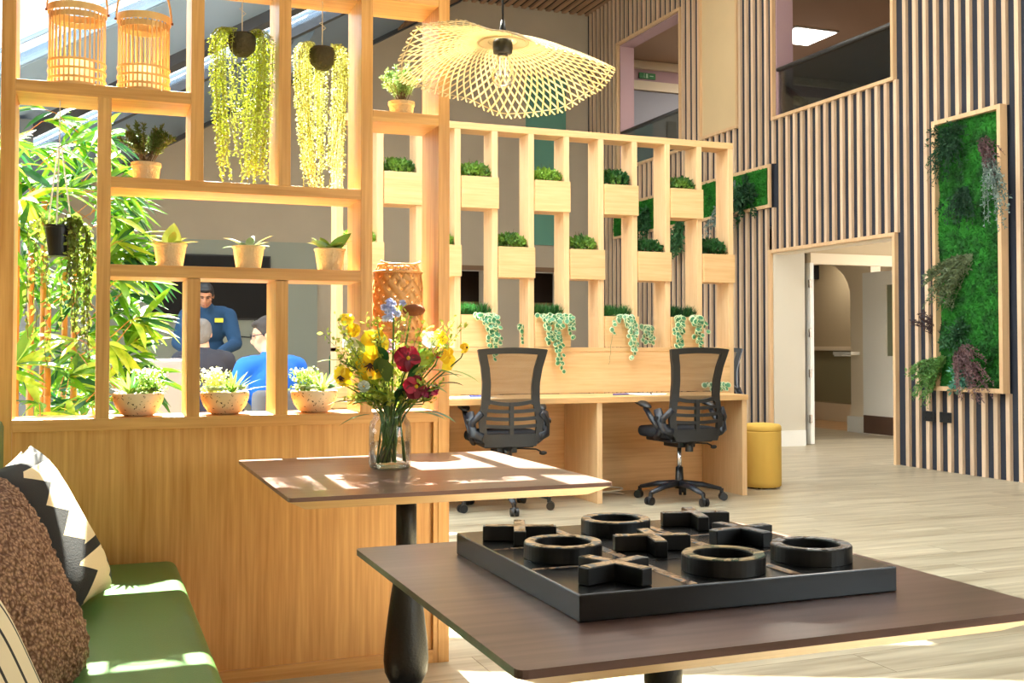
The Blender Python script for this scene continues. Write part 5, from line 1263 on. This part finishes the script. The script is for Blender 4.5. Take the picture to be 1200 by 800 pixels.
def face_bits(t, M, brow, parent_body):
    e = MB()
    for s_ in (-1, 1): e.sph((s_*.030, -.081, .002), (.012, .006, .005), 8, 6)
    obj('eyes', e.xf(M), mat('eye_dark', rgb(40,26,20), .3), t, smooth=True)
    b2 = MB()
    for s_ in (-1, 1): b2.tube([(s_*.014, -.090, .020), (s_*.032, -.090, .026), (s_*.050, -.082, .018)], [.004, .005, .003], 6)
    obj('eyebrows', b2.xf(M), brow, t); obj('lips', MB().tube([(-.022, -.089, -.068), (0, -.095, -.066), (.022, -.089, -.068)], [.003, .005, .003], 6).xf(M), mat('lips', rgb(150,84,76), .5), t)
def seatchair(loc, rz, label, fab, w_=.56, hb=.86, arms=True, name='lounge_chair'):
    t = thing(name, label, 'chair', (0, 0, 0), group='chairs in the seating area')
    obj('seat', B((-w_/2, -.26, .30), (w_/2, .28, .46)), fab, t, local=True, bevel=.04, smooth=True)
    bm_ = MB(); bm_.prism([(-w_/2, -.36), (w_/2, -.36), (w_/2, -.25), (-w_/2, -.25)], .28, hb); bb = obj('backrest', bm_, fab, t, local=True, bevel=.04, smooth=True)
    if arms:
        for s_ in (-1, 1): obj('armrest', B((s_*w_/2-.03, -.30, .30), (s_*w_/2+.03, .24, .62)), fab, t, local=True, bevel=.025, smooth=True)
    for a in (-1, 1):
        for b_ in (-1, 1): obj('leg', MB().tube([(a*(w_/2-.05), b_*.22-.02, .30), (a*(w_/2-.02), b_*.26-.02, 0)], [.018, .012], 8), BLACKM, t, local=True)
    t.location = loc; t.rotation_euler = (0, 0, rz); return t
# standing man in navy fleece, leaning forward
NAVYF = mat('navy_fleece', rgb(20,58,92), .9, bump=.3, bscale=200); TROU = mat('dark_trousers', rgb(30,32,42), .9)
mn = thing('person', 'standing man with dark hair, navy fleece and yellow badge, looking down', 'person', (1.10, 11.35, 0), group='people in the seating area')
bx, by = 1.10, 11.35
body = MB(); hc = Vector((1.065, 11.16, 1.60)); MH = headmesh(body, hc, R(-8), R(24))
limb(body, (1.08, 11.22, 1.52), (1.09, 11.26, 1.40), .055, .062)
for s_ in (-1, 1): limb(body, (bx+s_*.09, by, .92), (bx+s_*.11, by-.02, .50), .085, .058); limb(body, (bx+s_*.11, by-.02, .50), (bx+s_*.12, by+.03, .09), .056, .038); limb(body, (bx+s_*.12, by+.02, .05), (bx+s_*.13, by-.12, .035), .035, .03)
body.sph((bx, by, .98), (.155, .11, .14), 14, 10); body.sph((bx, by-.03, 1.25), (.17, .115, .20), 16, 12)
armR = [(bx-.20, by-.08, 1.40), (bx-.29, by-.16, 1.13), (bx-.17, by-.62, 1.00)]; armL = [(bx+.20, by-.08, 1.40), (bx+.26, by-.20, 1.12), (bx+.02, by-.68, 1.02)]
for A_ in (armR, armL): limb(body, A_[0], A_[1], .055, .042); limb(body, A_[1], A_[2], .042, .028)
hand(body, armR[2], (.5, -.8, -.2), 1); hand(body, armL[2], (-.5, -.7, -.25), -1)
o = obj('body', body, SKIN1, mn, smooth=True); remeshed(o, .009, 4)
cl = MB(); cl.sph((bx, by-.05, 1.30), (.205, .145, .20), 18, 12); cl.sph((bx, by-.01, 1.06), (.185, .14, .18), 18, 12); limb(cl, (bx-.14, by-.07, 1.42), (bx+.14, by-.07, 1.42), .085, .085)
limb(cl, (bx, by-.09, 1.43), (bx-.01, by-.12, 1.485), .085, .066)
for A_ in (armR, armL): limb(cl, A_[0], A_[1], .085, .066); limb(cl, A_[1], Vector(A_[1]).lerp(Vector(A_[2]), .80), .066, .045)
o = obj('fleece', cl, NAVYF, mn, smooth=True); remeshed(o, .014, 5)
tr_ = MB(); tr_.sph((bx, by, .95), (.175, .13, .13), 14, 10)
for s_ in (-1, 1): limb(tr_, (bx+s_*.09, by, .90), (bx+s_*.11, by-.02, .50), .10, .075); limb(tr_, (bx+s_*.11, by-.02, .50), (bx+s_*.12, by+.03, .12), .075, .062)
o = obj('trousers', tr_, TROU, mn, smooth=True); remeshed(o, .016, 4)
o = obj('hair', hairmesh(MH), mat('black_hair', rgb(22,18,18), .6), mn, smooth=True); remeshed(o, .008, 2)
face_bits(mn, MH, mat('brow_black', rgb(24,20,18), .8), body)
obj('badge', B((bx+.055, by-.212, 1.335), (bx+.135, by-.196, 1.375)), mat('yellow_badge', rgb(226,216,50), .5), mn)
wv2 = Vector(armL[1]).lerp(Vector(armL[2]), .88); dd = (Vector(armL[2])-Vector(armL[1])).normalized(); obj('watch', MB().tube([wv2-dd*.015, wv2+dd*.015], .036, 14), BLACKP, mn)
for s_ in (-1, 1): obj('shoe', MB().sph((bx+s_*.125, by-.07, .045), (.05, .14, .045), 12, 8), BLACKP, mn, smooth=True)
# seated people
def seated(loc, face, label, shirt, hairm, skin, thin=False, glasses=False, lean=0, headturn=0, trous=TROU):
    """faces +y in its own frame"""
    t = thing('person', label, 'person', (0, 0, 0), group='people in the seating area')
    b_ = MB(); hc = Vector((0, .06+lean, 1.20)); M = headmesh(b_, hc, math.pi+headturn, R(10))
    limb(b_, (0, .03+lean, 1.12), (0, 0, 1.0), .052, .058); b_.sph((0, -.02, .82), (.16, .105, .18), 14, 10); b_.sph((0, -.02, .58), (.16, .13, .12), 14, 10)
    for s_ in (-1, 1):
        limb(b_, (s_*.10, 0, .55), (s_*.12, .42, .56), .08, .058); limb(b_, (s_*.12, .42, .56), (s_*.12, .44, .10), .055, .036); limb(b_, (s_*.12, .42, .06), (s_*.12, .56, .035), .034, .028)
        limb(b_, (s_*.19, 0, .98), (s_*.26, .06, .72), .052, .04); limb(b_, (s_*.26, .06, .72), (s_*.14, .32, .66), .04, .027); hand(b_, (s_*.14, .32, .66), (-s_*.3, 1, -.1), -s_)
    o = obj('body', b_, skin, t, local=True, smooth=True); remeshed(o, .010, 4)
    c_ = MB(); c_.sph((0, -.02, .86), (.20, .145, .20), 16, 12); c_.sph((0, -.02, .62), (.19, .15, .14), 16, 12); limb(c_, (-.14, -.01, .99), (.14, -.01, .99), .078, .078); limb(c_, (0, 0, .99), (0, .02+lean*.5, 1.055), .09, .066)
    for s_ in (-1, 1): limb(c_, (s_*.19, 0, .98), (s_*.27, .06, .72), .078, .062); limb(c_, (s_*.27, .06, .72), (s_*.16, .27, .67), .062, .046)
    o = obj('jacket', c_, shirt, t, local=True, smooth=True); remeshed(o, .014, 5)
    p_ = MB()
    for s_ in (-1, 1): limb(p_, (s_*.10, 0, .55), (s_*.12, .42, .56), .098, .075); limb(p_, (s_*.12, .42, .56), (s_*.12, .44, .14), .072, .055)
    o = obj('trousers', p_, trous, t, local=True, smooth=True); remeshed(o, .016, 4)
    o = obj('hair', hairmesh(M), hairm, t, local=True, smooth=True); remeshed(o, .008, 2)
    e = MB()
    for s_ in (-1, 1): e.sph((s_*.030, -.081, .002), (.012, .006, .005), 8, 6)
    obj('eyes', e.xf(M), mat('eye', rgb(40,30,26), .3), t, local=True)
    if glasses:
        g = MB()
        for s_ in (-1, 1):
            g.tube([(s_*.032+.024*math.cos(q), -.100, .002+.018*math.sin(q)) for q in [2*math.pi*i/16 for i in range(16)]], .0028, 5, closed=True); g.tube([(s_*.056, -.100, .006), (s_*.082, -.01, .006)], .0028, 5)
        g.tube([(-.008, -.102, .004), (.008, -.102, .004)], .0028, 5); obj('glasses', g.xf(M), BLACKP, t, local=True)
    for s_ in (-1, 1): obj('shoe', MB().sph((s_*.12, .50, .042), (.045, .13, .042), 12, 8), BLACKP, t, local=True, smooth=True)
    t.location = loc; t.rotation_euler = (0, 0, face); return t
GREYH = mat('grey_hair', rgb(112,110,108), .8, bump=.5, bscale=100); DKH = mat('dark_brown_hair', rgb(48,38,34), .7)
seated((.89, 9.45, .0), R(8), 'seated grey haired person in a dark jacket seen from behind', mat('dark_jacket', rgb(48,50,62), .9, bump=.2), GREYH, SKIN2, headturn=R(-18))
sc1 = seatchair((.86, 9.45, 0), R(8), 'low grey lounge chair under the grey haired person', mat('navy_chair_fabric', rgb(40,48,72), .9), hb=.80, w_=.54)
seated((1.115, 7.25, -.03), R(24), 'seated person in a bright blue top with glasses, face turned left', mat('blue_shirt', rgb(24,104,214), .8), DKH, SKIN2, glasses=True, headturn=R(52), trous=mat('grey_trousers', rgb(120,120,128), .9))
seatchair((1.10, 7.22, 0), R(20), 'low charcoal chair under the person in blue', mat('charcoal_chair_fabric', rgb(96,94,98), .9), hb=.82, w_=.56)
seatchair((.36, 8.9, 0), R(20), 'pale pink grey chair half hidden by the bamboo leaves', mat('pink_grey_fabric', rgb(166,150,146), .9), hb=1.0, w_=.60)
gc = seatchair((2.62, 11.3, 0), R(160), 'dark green tub chair right of the person in blue', mat('green_velvet', rgb(28,84,56), .8), hb=1.02, w_=.66)
gp = obj('cushion', pillow(.50, .34, .16, 16, .05), mat('pale_throw', rgb(214,220,214), .9), smooth=True); tag(gp, 'pale cushion lying on top of the dark green tub chair', 'cushion'); place(gp, (2.62, 11.25, 1.10), (0, -.35, 1), (0, 1, .2))
